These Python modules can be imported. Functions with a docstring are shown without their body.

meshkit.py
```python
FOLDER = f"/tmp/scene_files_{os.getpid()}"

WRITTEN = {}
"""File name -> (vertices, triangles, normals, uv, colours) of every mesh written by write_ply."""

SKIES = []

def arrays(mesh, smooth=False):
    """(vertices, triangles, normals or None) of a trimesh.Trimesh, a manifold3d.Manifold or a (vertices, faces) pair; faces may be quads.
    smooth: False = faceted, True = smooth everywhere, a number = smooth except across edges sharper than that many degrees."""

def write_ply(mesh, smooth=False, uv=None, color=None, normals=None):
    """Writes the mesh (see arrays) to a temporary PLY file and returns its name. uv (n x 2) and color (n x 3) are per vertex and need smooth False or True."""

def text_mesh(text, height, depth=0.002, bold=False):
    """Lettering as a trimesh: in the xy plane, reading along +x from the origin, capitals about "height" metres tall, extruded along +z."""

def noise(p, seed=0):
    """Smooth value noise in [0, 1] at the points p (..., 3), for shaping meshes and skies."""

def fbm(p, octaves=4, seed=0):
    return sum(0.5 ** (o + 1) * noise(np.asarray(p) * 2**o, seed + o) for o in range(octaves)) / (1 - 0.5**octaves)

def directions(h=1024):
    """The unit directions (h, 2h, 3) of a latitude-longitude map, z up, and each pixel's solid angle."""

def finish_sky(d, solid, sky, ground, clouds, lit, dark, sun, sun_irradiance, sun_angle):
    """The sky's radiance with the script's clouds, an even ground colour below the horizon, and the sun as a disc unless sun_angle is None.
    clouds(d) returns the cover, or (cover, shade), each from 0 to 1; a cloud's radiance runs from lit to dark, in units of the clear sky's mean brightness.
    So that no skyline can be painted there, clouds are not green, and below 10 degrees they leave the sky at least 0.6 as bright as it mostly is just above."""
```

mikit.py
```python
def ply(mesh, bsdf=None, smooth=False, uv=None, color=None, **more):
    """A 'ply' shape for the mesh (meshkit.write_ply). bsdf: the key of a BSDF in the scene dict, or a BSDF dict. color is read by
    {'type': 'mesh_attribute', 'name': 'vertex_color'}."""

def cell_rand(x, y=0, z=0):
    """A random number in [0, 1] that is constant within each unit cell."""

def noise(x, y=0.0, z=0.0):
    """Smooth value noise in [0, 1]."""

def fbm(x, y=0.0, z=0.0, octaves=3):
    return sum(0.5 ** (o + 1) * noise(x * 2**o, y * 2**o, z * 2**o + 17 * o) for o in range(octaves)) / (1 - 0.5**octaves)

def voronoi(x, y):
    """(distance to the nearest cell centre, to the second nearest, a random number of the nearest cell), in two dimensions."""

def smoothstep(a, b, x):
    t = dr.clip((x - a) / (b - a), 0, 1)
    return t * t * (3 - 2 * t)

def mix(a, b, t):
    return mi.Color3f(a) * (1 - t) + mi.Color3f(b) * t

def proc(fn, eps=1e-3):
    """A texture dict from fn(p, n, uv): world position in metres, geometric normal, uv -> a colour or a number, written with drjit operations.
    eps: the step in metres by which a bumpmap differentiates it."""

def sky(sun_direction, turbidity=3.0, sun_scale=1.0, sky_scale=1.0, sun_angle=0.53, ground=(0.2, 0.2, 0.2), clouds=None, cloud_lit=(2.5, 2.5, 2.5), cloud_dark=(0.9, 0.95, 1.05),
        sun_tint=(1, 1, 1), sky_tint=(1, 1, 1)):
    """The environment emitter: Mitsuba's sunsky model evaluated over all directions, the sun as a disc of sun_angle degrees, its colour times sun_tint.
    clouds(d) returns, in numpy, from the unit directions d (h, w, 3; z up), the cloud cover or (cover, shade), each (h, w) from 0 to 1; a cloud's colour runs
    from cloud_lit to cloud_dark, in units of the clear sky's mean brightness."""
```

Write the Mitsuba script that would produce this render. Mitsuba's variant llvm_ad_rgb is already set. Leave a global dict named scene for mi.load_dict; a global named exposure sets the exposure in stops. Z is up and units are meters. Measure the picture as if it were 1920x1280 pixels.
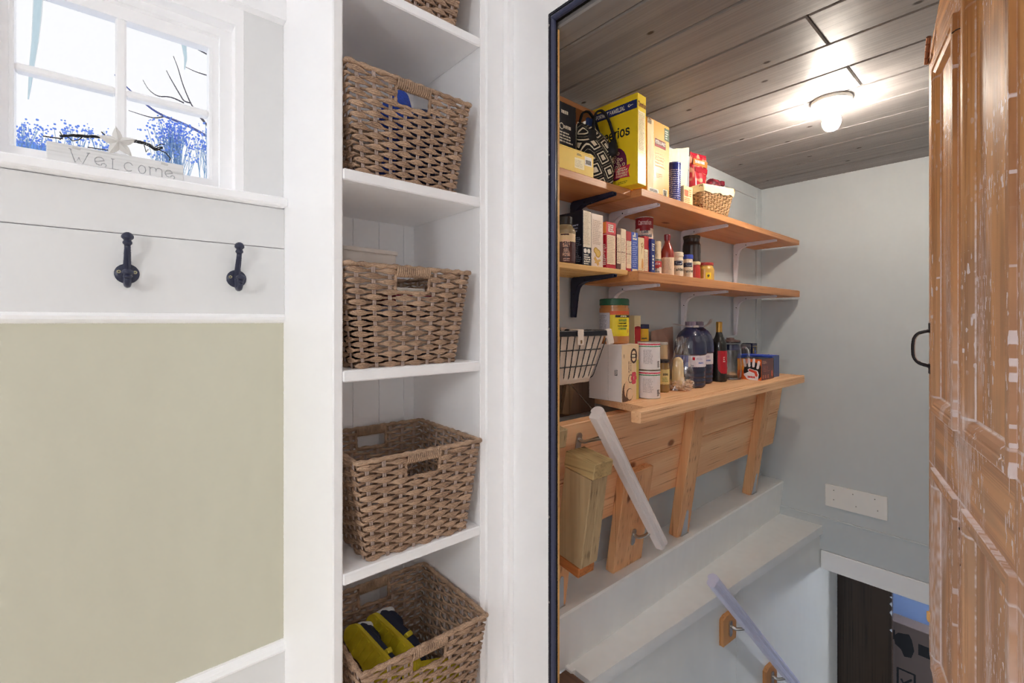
import math, random
import numpy as np, trimesh, shapely
import shapely.geometry as sg
import manifold3d as m3
import drjit as dr
import mitsuba as mi
import mikit, meshkit
from mikit import noise, fbm, voronoi, cell_rand, smoothstep, mix
# world: x = along the left wall (to the right and away), y = towards the left wall, z = up, metres; the camera stands at x = y = 0
T = mi.ScalarTransform4f
CAM, AIM = (0.0, 0.0, 1.15), math.radians(48.85)
scene, labels = {'type': 'scene'}, {}
scene['camera'] = {'type': 'perspective', 'fov': 2 * math.degrees(math.atan(960 / 873.0)), 'fov_axis': 'x', 'near_clip': 0.02, 'far_clip': 200.0,
                   'principal_point_offset_y': (640 - 603) / 1280.0,
                   'to_world': T().look_at(origin=list(CAM), target=[CAM[0] + math.cos(AIM), CAM[1] + math.sin(AIM), CAM[2]], up=[0, 0, 1])}
scene['sky'] = mikit.sky((-0.5, -0.6, 0.5), turbidity=4.0, sun_scale=0.0, sky_scale=0.80, ground=(0.4, 0.4, 0.41), clouds=lambda d: np.ones(d.shape[:2]),
                         cloud_lit=(1.0, 1.01, 1.03), cloud_dark=(1.0, 1.01, 1.03))
BULB = (30.5, 27.4, 23.6)
HALL_FILL = (1.85, 1.85, 1.86)  # radiance of the unseen globe added as fill behind the camera
BASEMENT_FILL = (7.0, 7.3, 7.8)  # radiance of the unseen globe added to brighten the basement
exposure = 3.6
rng = random.Random(7)


# ---------------------------------------------------------------- materials
def lin(c):
    return [((v / 255 + 0.055) / 1.055) ** 2.4 if v > 10 else v / 3294.6 for v in c]


def mat(key, c, rough=0.6, metallic=0.0, spec=0.5, clearcoat=0.0, bump=None, bscale=1.0, **more):
    """c: an sRGB colour 0-255, or fn(p, n, uv) -> linear colour."""
    base = mikit.proc(c) if callable(c) else {'type': 'rgb', 'value': lin(c)}
    b = {'type': 'principled', 'base_color': base, 'roughness': rough, 'metallic': metallic, 'specular': spec, 'clearcoat': clearcoat, **more}
    if 'eta' in more: b.pop('specular')
    if bump:
        b = {'type': 'bumpmap', 'arbitrary': mikit.proc(bump, 0.0006), 'scale': bscale, 'bsdf': b}
    scene['m_' + key] = b if 'spec_trans' in more else {'type': 'twosided', 'bsdf': b}
    return 'm_' + key


_col = {}


def C(r, g, b, rough=0.55, **k):
    """A plain colour's material, made once."""
    key = (r, g, b, rough, tuple(sorted(k.items())))
    if key not in _col:
        _col[key] = mat(f'plain_{len(_col)}', (r, g, b), rough, **k)
    return _col[key]


# ---------------------------------------------------------------- meshes
def V(mesh):
    return np.asarray(mesh.vertices)


def bx(x0, x1, y0, y1, z0, z1, c=0.0):
    """A box, its edges chamfered by c."""
    x0, x1, y0, y1, z0, z1 = min(x0, x1), max(x0, x1), min(y0, y1), max(y0, y1), min(z0, z1), max(z0, z1)
    if c <= 0:
        m = trimesh.creation.box((x1 - x0, y1 - y0, z1 - z0))
        m.apply_translation(((x0 + x1) / 2, (y0 + y1) / 2, (z0 + z1) / 2))
        return m
    h = np.array([x1 - x0, y1 - y0, z1 - z0]) / 2
    c = min(c, 0.45 * h.min() * 2)
    pts = []
    for s in np.ndindex(2, 2, 2):
        sg_ = np.array(s) * 2 - 1
        for k in range(3):
            q = h - c
            q[k] = h[k]
            pts.append(sg_ * q)
    m = trimesh.Trimesh(np.array(pts)).convex_hull
    m.apply_translation(((x0 + x1) / 2, (y0 + y1) / 2, (z0 + z1) / 2))
    return m


def cat(*ms):
    ms = [m for a in ms for m in (a if isinstance(a, (list, tuple)) else [a])]
    return trimesh.util.concatenate(ms)


def lathe(prof, n=40, cap=True):
    """Revolve (r, z) about z."""
    p = np.asarray(prof, float)
    if cap:
        if p[0, 0] > 1e-6:
            p = np.vstack([[0, p[0, 1]], p])
        if p[-1, 0] > 1e-6:
            p = np.vstack([p, [0, p[-1, 1]]])
    a = np.arange(n) * 2 * np.pi / n
    v, f = np.stack([p[:, None, 0] * np.cos(a), p[:, None, 0] * np.sin(a), np.broadcast_to(p[:, None, 1], (len(p), n))], -1).reshape(-1, 3), []
    for i in range(len(p) - 1):
        for j in range(n):
            k = (j + 1) % n
            q = (i * n + j, i * n + k, (i + 1) * n + k, (i + 1) * n + j)
            if p[i, 0] > 1e-9:
                f.append((q[0], q[1], q[2] if p[i + 1, 0] > 1e-9 else q[3]))
            if p[i + 1, 0] > 1e-9:
                f.append((q[0], q[2], q[3]))
    m = trimesh.Trimesh(v, f, process=False)
    m.merge_vertices()
    if m.volume < 0:
        m.invert()
    return m


def rounded(pts, r, n=4):
    """Round the corners of an (r, z) profile or a polyline."""
    pts, out = np.asarray(pts, float), []
    for i, p in enumerate(pts):
        if i in (0, len(pts) - 1):
            out.append(p)
            continue
        a, b = pts[i - 1] - p, pts[i + 1] - p
        la, lb = np.linalg.norm(a), np.linalg.norm(b)
        d = min(r, la * 0.45, lb * 0.45)
        A, B = p + a / la * d, p + b / lb * d
        for t in np.linspace(0, 1, n + 1):
            out.append((1 - t) ** 2 * A + 2 * t * (1 - t) * p + t * t * B)
    return np.array(out)


def tube(pts, r, sides=8, closed=False, flat=1.0, up=None):
    p = np.asarray(pts, float)
    r = np.atleast_1d(np.asarray(r, float))
    r = np.interp(np.linspace(0, 1, len(p)), np.linspace(0, 1, len(r)), r) if len(r) > 1 else np.full(len(p), r[0])
    if closed:
        t = np.roll(p, -1, 0) - np.roll(p, 1, 0)
    else:
        t = np.gradient(p, axis=0)
    t /= np.linalg.norm(t, axis=1, keepdims=True) + 1e-12
    a = np.zeros_like(t)
    ref = np.array(up, float) if up is not None else (np.array([0, 0, 1.0]) if abs(t[0, 2]) < 0.9 else np.array([1.0, 0, 0]))
    for i in range(len(p)):
        a[i] = ref - t[i] * (ref @ t[i])
        a[i] /= np.linalg.norm(a[i]) + 1e-12
        if up is None:
            ref = a[i]
    b = np.cross(t, a)
    g = np.arange(sides) * 2 * np.pi / sides
    v = p[:, None] + r[:, None, None] * (np.cos(g)[None, :, None] * a[:, None] * flat + np.sin(g)[None, :, None] * b[:, None])
    n, f = len(p), []
    for i in range(n if closed else n - 1):
        for j in range(sides):
            q = (i * sides + j, i * sides + (j + 1) % sides, (i + 1) % n * sides + (j + 1) % sides, (i + 1) % n * sides + j)
            f += [(q[0], q[2], q[1]), (q[0], q[3], q[2])]
    v = v.reshape(-1, 3)
    if not closed:
        v = np.vstack([v, p[:1], p[-1:]])
        f += [(n * sides, (j + 1) % sides, j)[::-1] for j in range(sides)] + [(n * sides + 1, (n - 1) * sides + (j + 1) % sides, (n - 1) * sides + j) for j in range(sides)]
    return trimesh.Trimesh(v, f, process=False)


def prism(poly, h, axis='z', at=0.0):
    """Extrude a 2-D polygon: 'z' -> (x, y) up from at; 'y' -> (x, z) along y; 'x' -> (y, z) along x."""
    m = trimesh.creation.extrude_polygon(poly if isinstance(poly, sg.base.BaseGeometry) else sg.Polygon(poly), h, engine='earcut')
    v = V(m).copy()
    if axis == 'y':
        v = np.stack([v[:, 0], at + v[:, 2], v[:, 1]], 1)
        m = trimesh.Trimesh(v, np.asarray(m.faces)[:, ::-1], process=False)
    elif axis == 'x':
        m = trimesh.Trimesh(np.stack([at + v[:, 2], v[:, 0], v[:, 1]], 1), np.asarray(m.faces), process=False)
    else:
        m.apply_translation((0, 0, at))
    return m


def blob(pts, radii, edge=0.006, it=6):
    """Hulls of neighbouring spheres joined, refined and smoothed."""
    sp = [m3.Manifold.sphere(r, 20).translate(list(map(float, p))) for p, r in zip(pts, radii)]
    m = m3.Manifold.batch_hull([sp[0], sp[0]]) if len(sp) == 1 else sum((m3.Manifold.batch_hull([a, b]) for a, b in zip(sp, sp[1:])), m3.Manifold())
    m = m.refine_to_length(edge).to_mesh()
    t = trimesh.Trimesh(m.vert_properties[:, :3], m.tri_verts)
    trimesh.smoothing.filter_taubin(t, iterations=it)
    return t


def R(axis, deg):
    return trimesh.transformations.rotation_matrix(math.radians(deg), {'x': [1, 0, 0], 'y': [0, 1, 0], 'z': [0, 0, 1]}[axis])


def moved(m, loc=(0, 0, 0), rz=0.0, pre=None):
    m = m.copy()
    if pre is not None:
        m.apply_transform(pre)
    if rz:
        m.apply_transform(R('z', rz))
    m.apply_translation(loc)
    return m


# ---------------------------------------------------------------- naming
def number(key):
    if key not in scene and key not in labels and not any(k.startswith(key + '__') for k in scene):
        return key
    n = 1
    while f'{key}_{n:03d}' in scene or f'{key}_{n:03d}' in labels or any(k.startswith(f'{key}_{n:03d}__') for k in scene):
        n += 1
    return f'{key}_{n:03d}'


def put(key, mesh, bsdf, smooth=False, **more):
    key = number(key)
    scene[key] = mikit.ply(mesh, bsdf, smooth, **more)
    return key


class Thing:
    """A thing; its parts are given in its own frame: origin at loc, turned by rz degrees about z."""

    def __init__(self, name, label=None, cat=None, loc=(0, 0, 0), rz=0.0, group=None, kind=None, pre=None):
        self.key, self.loc, self.rz, self.pre = number(name), loc, rz, pre
        d = {}
        if label: d['label'] = label
        if cat: d['category'] = cat
        if group: d['group'] = group
        if kind: d['kind'] = kind
        labels[self.key] = d

    def add(self, part, mesh, bsdf, smooth=False, label=None, kind=None, **more):
        mesh = moved(mesh, self.loc, self.rz, self.pre)
        key = put(f'{self.key}__{part}', mesh, bsdf, smooth, **more)
        if label or kind:
            labels[key] = {k: v for k, v in (('label', label), ('kind', kind)) if v}
        return key[len(self.key) + 2:]


def struct(name, label=None, **k):
    return Thing(name, label, None, kind='structure', **k)


# ---------------------------------------------------------------- print: lettering and labels as thin raised pieces
_txt = {}


def text(s, h, bold=False, depth=0.0004):
    k = (s, bold)
    if k not in _txt:
        _txt[k] = meshkit.text_mesh(s, 1.0, 1.0, bold)
    m = _txt[k].copy()
    v = V(m) * [h, h, 1]
    v[:, 0] -= v[:, 0].min()
    v[:, 2] *= depth
    m.vertices = v
    return m


def words(w, h, rows, seed=0, fill=0.62, bold=0.5):
    """Lines of print too small to read: bars broken into words, in the xy plane."""
    r, out, dy = random.Random(seed), [], h / rows
    for i in range(rows):
        x, end = 0.0, w * r.uniform(0.65, 1.0)
        while x < end - 0.001:
            l = min(r.uniform(0.06, 0.22) * w, end - x)
            out.append(bx(x, x + l, h - (i + 0.5 + bold / 2) * dy, h - (i + 0.5 - bold / 2) * dy, 0, 0.0003))
            x += l + 0.04 * w
    return cat(out)


class Pack(Thing):
    """A box-shaped package: w along x, d along y, h up, origin at the middle of its bottom."""

    def __init__(self, name, label, cat, w, d, h, loc, rz, body, group=None, c=0.0012, rough=0.5, top=None):
        super().__init__(name, label, cat, loc, rz, group)
        self.w, self.d, self.h = w, d, h
        self.add('carton', bx(-w / 2, w / 2, -d / 2, d / 2, 0, h, c), body)

    def on(self, face, mesh, x=0.0, z=0.0, lift=0.0):
        """From the xy plane onto a face: 'f' towards -y, 'l' towards -x, 'r' towards +x, 't' up; x from the face's left edge, z from its foot."""
        v = V(mesh).copy()
        u, w_, n = v[:, 0] + x, v[:, 1] + z, v[:, 2] + lift
        if face == 'f': q = np.stack([-self.w / 2 + u, -self.d / 2 - n, w_], 1)
        if face == 'l': q = np.stack([-self.w / 2 - n, self.d / 2 - u, w_], 1)
        if face == 'r': q = np.stack([self.w / 2 + n, -self.d / 2 + u, w_], 1)
        if face == 't': q = np.stack([-self.w / 2 + u, -self.d / 2 + w_, self.h + n], 1)
        return trimesh.Trimesh(q, np.asarray(mesh.faces), process=False)

    def patch(self, part, face, x, z, w, h, bsdf, lift=0.0, label=None):
        return self.add(part, self.on(face, bx(0, w, 0, h, -0.0002, 0.0004), x, z, lift), bsdf, label=label)

    def say(self, part, face, s, x, z, h, bsdf, bold=False, lift=0.0004, squeeze=1.0, turn=0, width=None):
        m = text(s, h, bold)
        v = V(m).copy()
        v[:, 0] *= squeeze if width is None else width / max(1e-6, v[:, 0].max())
        if turn: v = np.stack([-v[:, 1], v[:, 0], v[:, 2]], 1) if turn > 0 else np.stack([v[:, 1], -v[:, 0], v[:, 2]], 1)
        m.vertices = v
        return self.add(part, self.on(face, m, x, z, lift), bsdf)

    def lines(self, part, face, x, z, w, h, rows, bsdf, seed=0, lift=0.0004, bold=0.5):
        return self.add(part, self.on(face, words(w, h, rows, seed, bold=bold), x, z, lift), bsdf)


class Round(Thing):
    """A round thing about z; print wraps round it, angles in degrees measured in the world from +x."""

    def wrap(self, mesh, r, ang, z, lift=0.0003, lean=0.0):
        """xy-plane print, centred on angle ang."""
        m = mesh.copy()
        v = V(m)
        if len(v) and np.ptp(v[:, 0]) > 0.004:
            m = m.subdivide_to_size(max(0.006, np.ptp(v[:, 0]) / 24), max_iter=12) if len(m.faces) < 200 else m
        v = V(m)
        mid = (v[:, 0].min() + v[:, 0].max()) / 2
        th = math.radians(ang - self.rz) + (v[:, 0] - mid) / r
        rr = r + lift + v[:, 2] + lean * v[:, 1]
        return trimesh.Trimesh(np.stack([rr * np.cos(th), rr * np.sin(th), z + v[:, 1]], 1), np.asarray(m.faces), process=False)

    def band(self, r, z0, z1, a0=0.0, a1=360.0, lift=0.0004, n=None, r1=None):
        """A label: a curved sheet between two world angles."""
        n = n or max(4, int((a1 - a0) / 9))
        th = np.radians(np.linspace(a0, a1, n + 1) - self.rz)
        r1 = r if r1 is None else r1
        v, f = [], []
        for rr0, rr1 in ((r + lift, r1 + lift), (r - 0.0005, r1 - 0.0005)):
            v += [np.stack([rr0 * np.cos(th), rr0 * np.sin(th), 0 * th + z0], 1), np.stack([rr1 * np.cos(th), rr1 * np.sin(th), 0 * th + z1], 1)]
        k = n + 1
        for i in range(n):
            for o, s in ((0, 1), (2 * k, -1)):
                q = (o + i, o + i + 1, o + k + i + 1, o + k + i)[::s]
                f += [(q[0], q[1], q[2]), (q[0], q[2], q[3])]
            f += [(i, 2 * k + i, 2 * k + i + 1), (i, 2 * k + i + 1, i + 1), (k + i, k + i + 1, 3 * k + i + 1), (k + i, 3 * k + i + 1, 3 * k + i)]
        for i in (0, n):
            q = (i, k + i, 3 * k + i, 2 * k + i)
            f += [(q[0], q[1], q[2]), (q[0], q[2], q[3])]
        return trimesh.Trimesh(np.vstack(v), f, process=False)

    def face(self):
        """The angle towards the camera."""
        return math.degrees(math.atan2(CAM[1] - self.loc[1], CAM[0] - self.loc[0]))
# ---------------------------------------------------------------- paints and woods
def paint(c, amount=0.03, f=14.0):
    c = np.array(lin(c))

    def fn(p, n, uv):
        k = 1 - amount + 2 * amount * (0.6 * fbm(p.x * f * 0.2, p.y * f * 0.2, p.z * f * 0.2, 2) + 0.4 * noise(p.x * f * 4, p.y * f * 4, p.z * f * 0.8))
        return mi.Color3f(*[float(v) for v in c]) * k
    return fn


def brushed(p, n, uv):
    return 0.5 * noise(p.x * 260, p.y * 260, p.z * 18) + 0.5 * noise(p.x * 40, p.y * 40, p.z * 40)


def wood(axis, a, b, dark, f=1.0, knots=0.0, tone=0.12, seed=0.0):
    """Grain along an axis: two tones, darker streaks, knots."""
    a, b, dark = (mi.Color3f(*[float(x) for x in lin(c)]) if False else [float(x) for x in lin(c)] for c in (a, b, dark))

    def fn(p, n, uv):
        l, u, w = (p.x, p.y, p.z) if axis == 'x' else (p.y, p.x, p.z) if axis == 'y' else (p.z, p.x, p.y)
        u, w = u + seed, w + 0.37 * seed
        bend = 0.02 * noise(l * 3.1 + seed, u * 9, w * 9)
        rings = noise(l * 0.9 * f + seed, (u + bend) * 34 * f, (w + bend) * 34 * f)
        fine = noise(l * 6 * f, u * 210 * f, w * 210 * f)
        t = smoothstep(0.25, 0.8, 0.65 * rings + 0.35 * fine)
        c = mix(a, b, t)
        c = mix(c, dark, 0.5 * smoothstep(0.72, 0.95, fine) + tone * noise(l * 2.3, u * 7, w * 7))
        if knots:
            d1, d2, k = voronoi(l * 3.6 + seed * 3, (u + w) * 7.5 + seed)
            on = (1 - smoothstep(0.05, 0.13, d1)) * smoothstep(1 - knots, 1 - knots + 0.01, k)
            c = mix(c, dark, on)
        return c
    return fn


white_dimmed = mat('white_paint_dimmed', (224, 224, 224), 0.45)  # the white paint greyed to stand for weaker light on these boards
white = mat('white_paint', (245, 245, 246), 0.42)
beige = mat('beige_paint', paint((199, 196, 178), 0.035, 9), 0.7)
grey = mat('grey_paint', paint((198, 204, 207), 0.025), 0.5, bump=brushed, bscale=0.0003)
stone = mat('curb_paint', paint((226, 228, 228), 0.05, 10), 0.55, bump=lambda p, n, uv: fbm(p.x * 22, p.y * 22, p.z * 22, 3), bscale=0.004)
pine = mat('pine_shelf', wood('x', (202, 142, 92), (188, 124, 76), (140, 82, 46), 1.0, 0.12, 0.06), 0.45)
pine2 = mat('pine_board', wood('x', (238, 192, 148), (226, 172, 126), (150, 92, 56), 0.8, 0.3, 0.05), 0.55)
pine_up = mat('pine_post', wood('z', (230, 178, 130), (214, 156, 108), (136, 82, 50), 0.9, 0.2, 0.06), 0.55)
pale = mat('pale_pine', wood('x', (232, 190, 124), (220, 172, 104), (176, 120, 66), 0.8, 0.1), 0.5)
treated = mat('treated_wood', wood('z', (178, 154, 118), (150, 126, 92), (90, 72, 48), 0.8, 0.25), 0.65)
brown_floor = mat('brown_floor', wood('y', (112, 78, 54), (84, 56, 38), (44, 28, 20), 1.0), 0.4)
oak = mat('oak_floor', wood('x', (226, 218, 208), (214, 204, 192), (180, 168, 152), 1.0), 0.45)
dark_door = mat('dark_brown_wood', wood('z', (62, 46, 34), (44, 32, 24), (22, 16, 12), 0.7), 0.35)
black = C(22, 24, 30, 0.4)
steel = mat('steel', (190, 188, 184), 0.28, 1.0)
zinc = mat('zinc', (200, 202, 206), 0.4, 0.9)
grey_zinc = C(186, 190, 196, 0.45, metallic=0.3)
rubber = C(58, 62, 88, 0.3)
navy_metal = C(34, 38, 62, 0.35)
bracket_white = C(224, 222, 230, 0.35)
rail_white = mat('rail_paint', paint((226, 218, 216), 0.02), 0.35)
rail_lav = mat('rail_paint_cool', paint((200, 202, 226), 0.02), 0.35)


def ceiling_wood(p, n, uv):
    i = dr.floor((p.x - 0.10) / 0.1925)
    s = cell_rand(i, 3) * 9
    bend = 0.03 * noise(p.y * 2.2, p.x * 8)
    g = noise(p.y * 1.3 + s, (p.x + bend) * 30, s)
    fine = noise(p.y * 5 + s, p.x * 240)
    c = mix(lin((137, 133, 131)), lin((123, 119, 118)), smoothstep(0.2, 0.8, 0.6 * g + 0.4 * fine))
    c = c * (0.94 + 0.12 * cell_rand(i, 8))
    d1, d2, k = voronoi(p.y * 3.3 + s, p.x * 5.2)
    return mix(c, lin((58, 50, 46)), (1 - smoothstep(0.02, 0.05, d1)) * smoothstep(0.55, 0.56, k))


taupe = mat('taupe_ceiling', ceiling_wood, 0.48, spec=0.3)

# ---------------------------------------------------------------- the white wall with the window
WY, CY0, CX0, CX1 = 1.50, 1.10, 0.4025, 0.945      # wall face; cubby front; cubby side; doorway wall face
w = struct('wall_left', 'beige lower wall with white boards above')
w.add('beige_panel', bx(-1.6, CX0, WY, WY + 0.08, 0.0, 1.162), beige)
w.add('board', bx(-1.6, CX0, WY - 0.012, WY + 0.08, 1.162, 1.3655, 0.0015), white_dimmed)
w.add('board', bx(-1.6, CX0, WY - 0.010, WY + 0.08, 1.3675, 1.484, 0.0015), white_dimmed)
w.add('board', bx(-1.6, -0.20, WY, WY + 0.09, 1.484, 2.05), white)
w.add('board', bx(0.297, CX0, WY, WY + 0.09, 1.484, 2.05, 0.0015), white_dimmed)
w.add('board', bx(-1.6, CX0, WY + 0.002, WY + 0.09, 2.05, 2.5), white)
w.add('board', bx(-1.6, CX0, WY - 0.03, WY + 0.002, 2.035, 2.16, 0.002), white)
t = struct('trim_1', 'white moulding along the foot of the coat hook board')
t.add('moulding', prism([(WY, 1.146), (WY - 0.010, 1.149), (WY - 0.018, 1.156), (WY - 0.020, 1.164), (WY - 0.016, 1.168), (WY - 0.012, 1.172), (WY, 1.172)], CX0 + 1.6, 'x', -1.6), white)
b = struct('baseboard_left', 'tall white baseboard with a moulded cap')
b.add('board', bx(-1.6, CX0, WY - 0.014, WY, 0.0, 0.178), white_dimmed)
b.add('cap', prism([(WY, 0.176), (WY - 0.02, 0.176), (WY - 0.022, 0.182), (WY - 0.014, 0.19), (WY - 0.008, 0.202), (WY, 0.204)], CX0 + 1.6, 'x', -1.6), white)

win = struct('window_1', 'small white four-pane window')
GX0, GX1, GZ0, GZ1, SY = -0.158, 0.222, 1.556, 1.93, 1.565      # the glass and the face of the sash
win.add('stool', bx(-1.6, CX0, WY - 0.048, SY + 0.03, 1.486, 1.511, 0.004), white)
win.add('jamb', bx(0.276, 0.297, WY - 0.0, SY + 0.05, 1.511, 2.0), white)
win.add('jamb', bx(-0.22, -0.20, WY, SY + 0.05, 1.511, 2.0), white)
win.add('head', bx(-0.22, 0.297, WY, SY + 0.05, 1.985, 2.05), white)
ring = sg.box(-0.20, 1.511, 0.276, 1.985).difference(sg.box(-0.182, 1.527, 0.246, 1.962))
win.add('stop', prism(ring, 0.05, 'y', SY - 0.018), white)
ring = sg.box(-0.182, 1.527, 0.246, 1.962).difference(sg.box(GX0, GZ0, GX1, GZ1))
win.add('sash', prism(ring, 0.035, 'y', SY), white)
for x0, x1 in ((GX0 - 0.009, GX0), (GX1, GX1 + 0.009)):
    win.add('glazing_bead', bx(x0, x1, SY - 0.006, SY + 0.002, GZ0, GZ1, 0.002), white)
win.add('muntin', bx(0.0195, 0.0415, SY - 0.003, SY + 0.03, GZ0, GZ1, 0.004), white)
for x0, x1 in ((GX0, 0.0195), (0.0415, GX1)):
    win.add('muntin', bx(x0, x1, SY - 0.002, SY + 0.03, 1.733, 1.751, 0.004), white)
scene['m_pane'] = {'type': 'thindielectric', 'int_ior': 1.35}
for x0, x1 in ((GX0, 0.0195), (0.0415, GX1)):
    for z0, z1 in ((GZ0, 1.733), (1.751, GZ1)):
        win.add('pane', trimesh.Trimesh([[x0, SY + 0.02, z0], [x1, SY + 0.02, z0], [x1, SY + 0.02, z1], [x0, SY + 0.02, z1]], [[0, 1, 2], [0, 2, 3]]), 'm_pane')

# ---------------------------------------------------------------- the cubbies
cub = struct('wall_niche_left', 'white left side of the shelf niche')
SZ = (0.060, 0.547, 1.033, 1.5175, 1.990)
cub.add('side_panel', bx(CX0, 0.427, CY0, WY + 0.02, 0.0, 2.45, 0.003), white)
cub = struct('wall_niche_right', 'white right side of the shelf niche')
cub.add('side_panel', bx(0.8365, 0.857, CY0, WY + 0.02, 0.0, 2.45, 0.002), white)
cub.add('face_trim', bx(0.855, 0.923, CY0 - 0.006, CY0 + 0.03, 0.0, 2.45, 0.004), white)
cub = struct('wall_niche_back', 'white board back of the shelf niche')
for x0, x1 in ((0.427, 0.52), (0.521, 0.612), (0.613, 0.703), (0.704, 0.796), (0.797, 0.8365)):
    cub.add('back_board', bx(x0, x1, 1.494, 1.515, 0.0, 2.45, 0.0012), white)
for z, said in zip(SZ, ('lowest white niche shelf, under the basket of shoes', 'white niche shelf under the empty woven basket', 'white niche shelf under the basket with the plastic tub', 'white niche shelf under the basket with the blue fleece', 'highest white niche shelf, near the top of the picture')):
    t = Thing('shelf', said, 'shelf')
    t.add('board', bx(0.4272, 0.8363, CY0 - 0.001, 1.4938, z - 0.028, z, 0.003), white)

# ---------------------------------------------------------------- the doorway
dw = struct('wall_doorway', 'thin white board wall round the doorway')
dw.add('board', bx(CX1, CX1 + 0.022, 0.9165, 1.19, 0.0, 2.45), white)
dw.add('board', bx(CX1, CX1 + 0.022, -1.6, 0.9165, 2.012, 2.45), white)
dw.add('board', bx(CX1, CX1 + 0.022, -1.6, -0.012, 0.0, 2.012), white)
dw.add('corner_strip', bx(0.922, CX1 + 0.001, CY0 - 0.028, CY0 + 0.02, 0.0, 2.45, 0.004), white)
ws = Thing('weatherstrip', 'dark navy rubber weatherstrip round the pantry doorway', 'weatherstrip')
JY, HZ = 0.9165, 2.012
ws.add('flange', cat(bx(CX1 - 0.003, CX1 + 0.0005, JY - 0.001, JY + 0.0055, 0.0, HZ + 0.004), bx(CX1 - 0.003, CX1 + 0.0005, -0.012, JY + 0.0055, HZ - 0.001, HZ + 0.0055)), C(30, 32, 44, 0.35))
ws.add('bulb', tube([(CX1 + 0.004, JY - 0.0075, 0.0), (CX1 + 0.004, JY - 0.0075, HZ - 0.012)], 0.0076, 12), rubber, True)
ws.add('bulb', tube([(CX1 + 0.004, JY - 0.006, HZ - 0.010), (CX1 + 0.004, -0.01, HZ - 0.010)], 0.0085, 12), rubber, True)
ws.add('lip', bx(CX1 + 0.012, CX1 + 0.016, JY - 0.0125, JY - 0.0005, 0.0, HZ - 0.016), C(28, 24, 26, 0.4))
for z in (1.985, 1.62, 1.13, 0.60, 0.36, 1.565):
    ws.add('screw', moved(lathe([(0.0032, 0), (0.0028, 0.0012), (0.001, 0.0016)], 12), (CX1 - 0.003, JY + 0.003, z), 0, R('y', -90)), steel, 40)
wj = struct('trim_2', 'thin bare wood door stop behind the weatherstrip')
wj.add('stop', bx(CX1 + 0.022, CX1 + 0.03, JY - 0.0065, JY + 0.05, -0.02, 1.98), pale)

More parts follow.
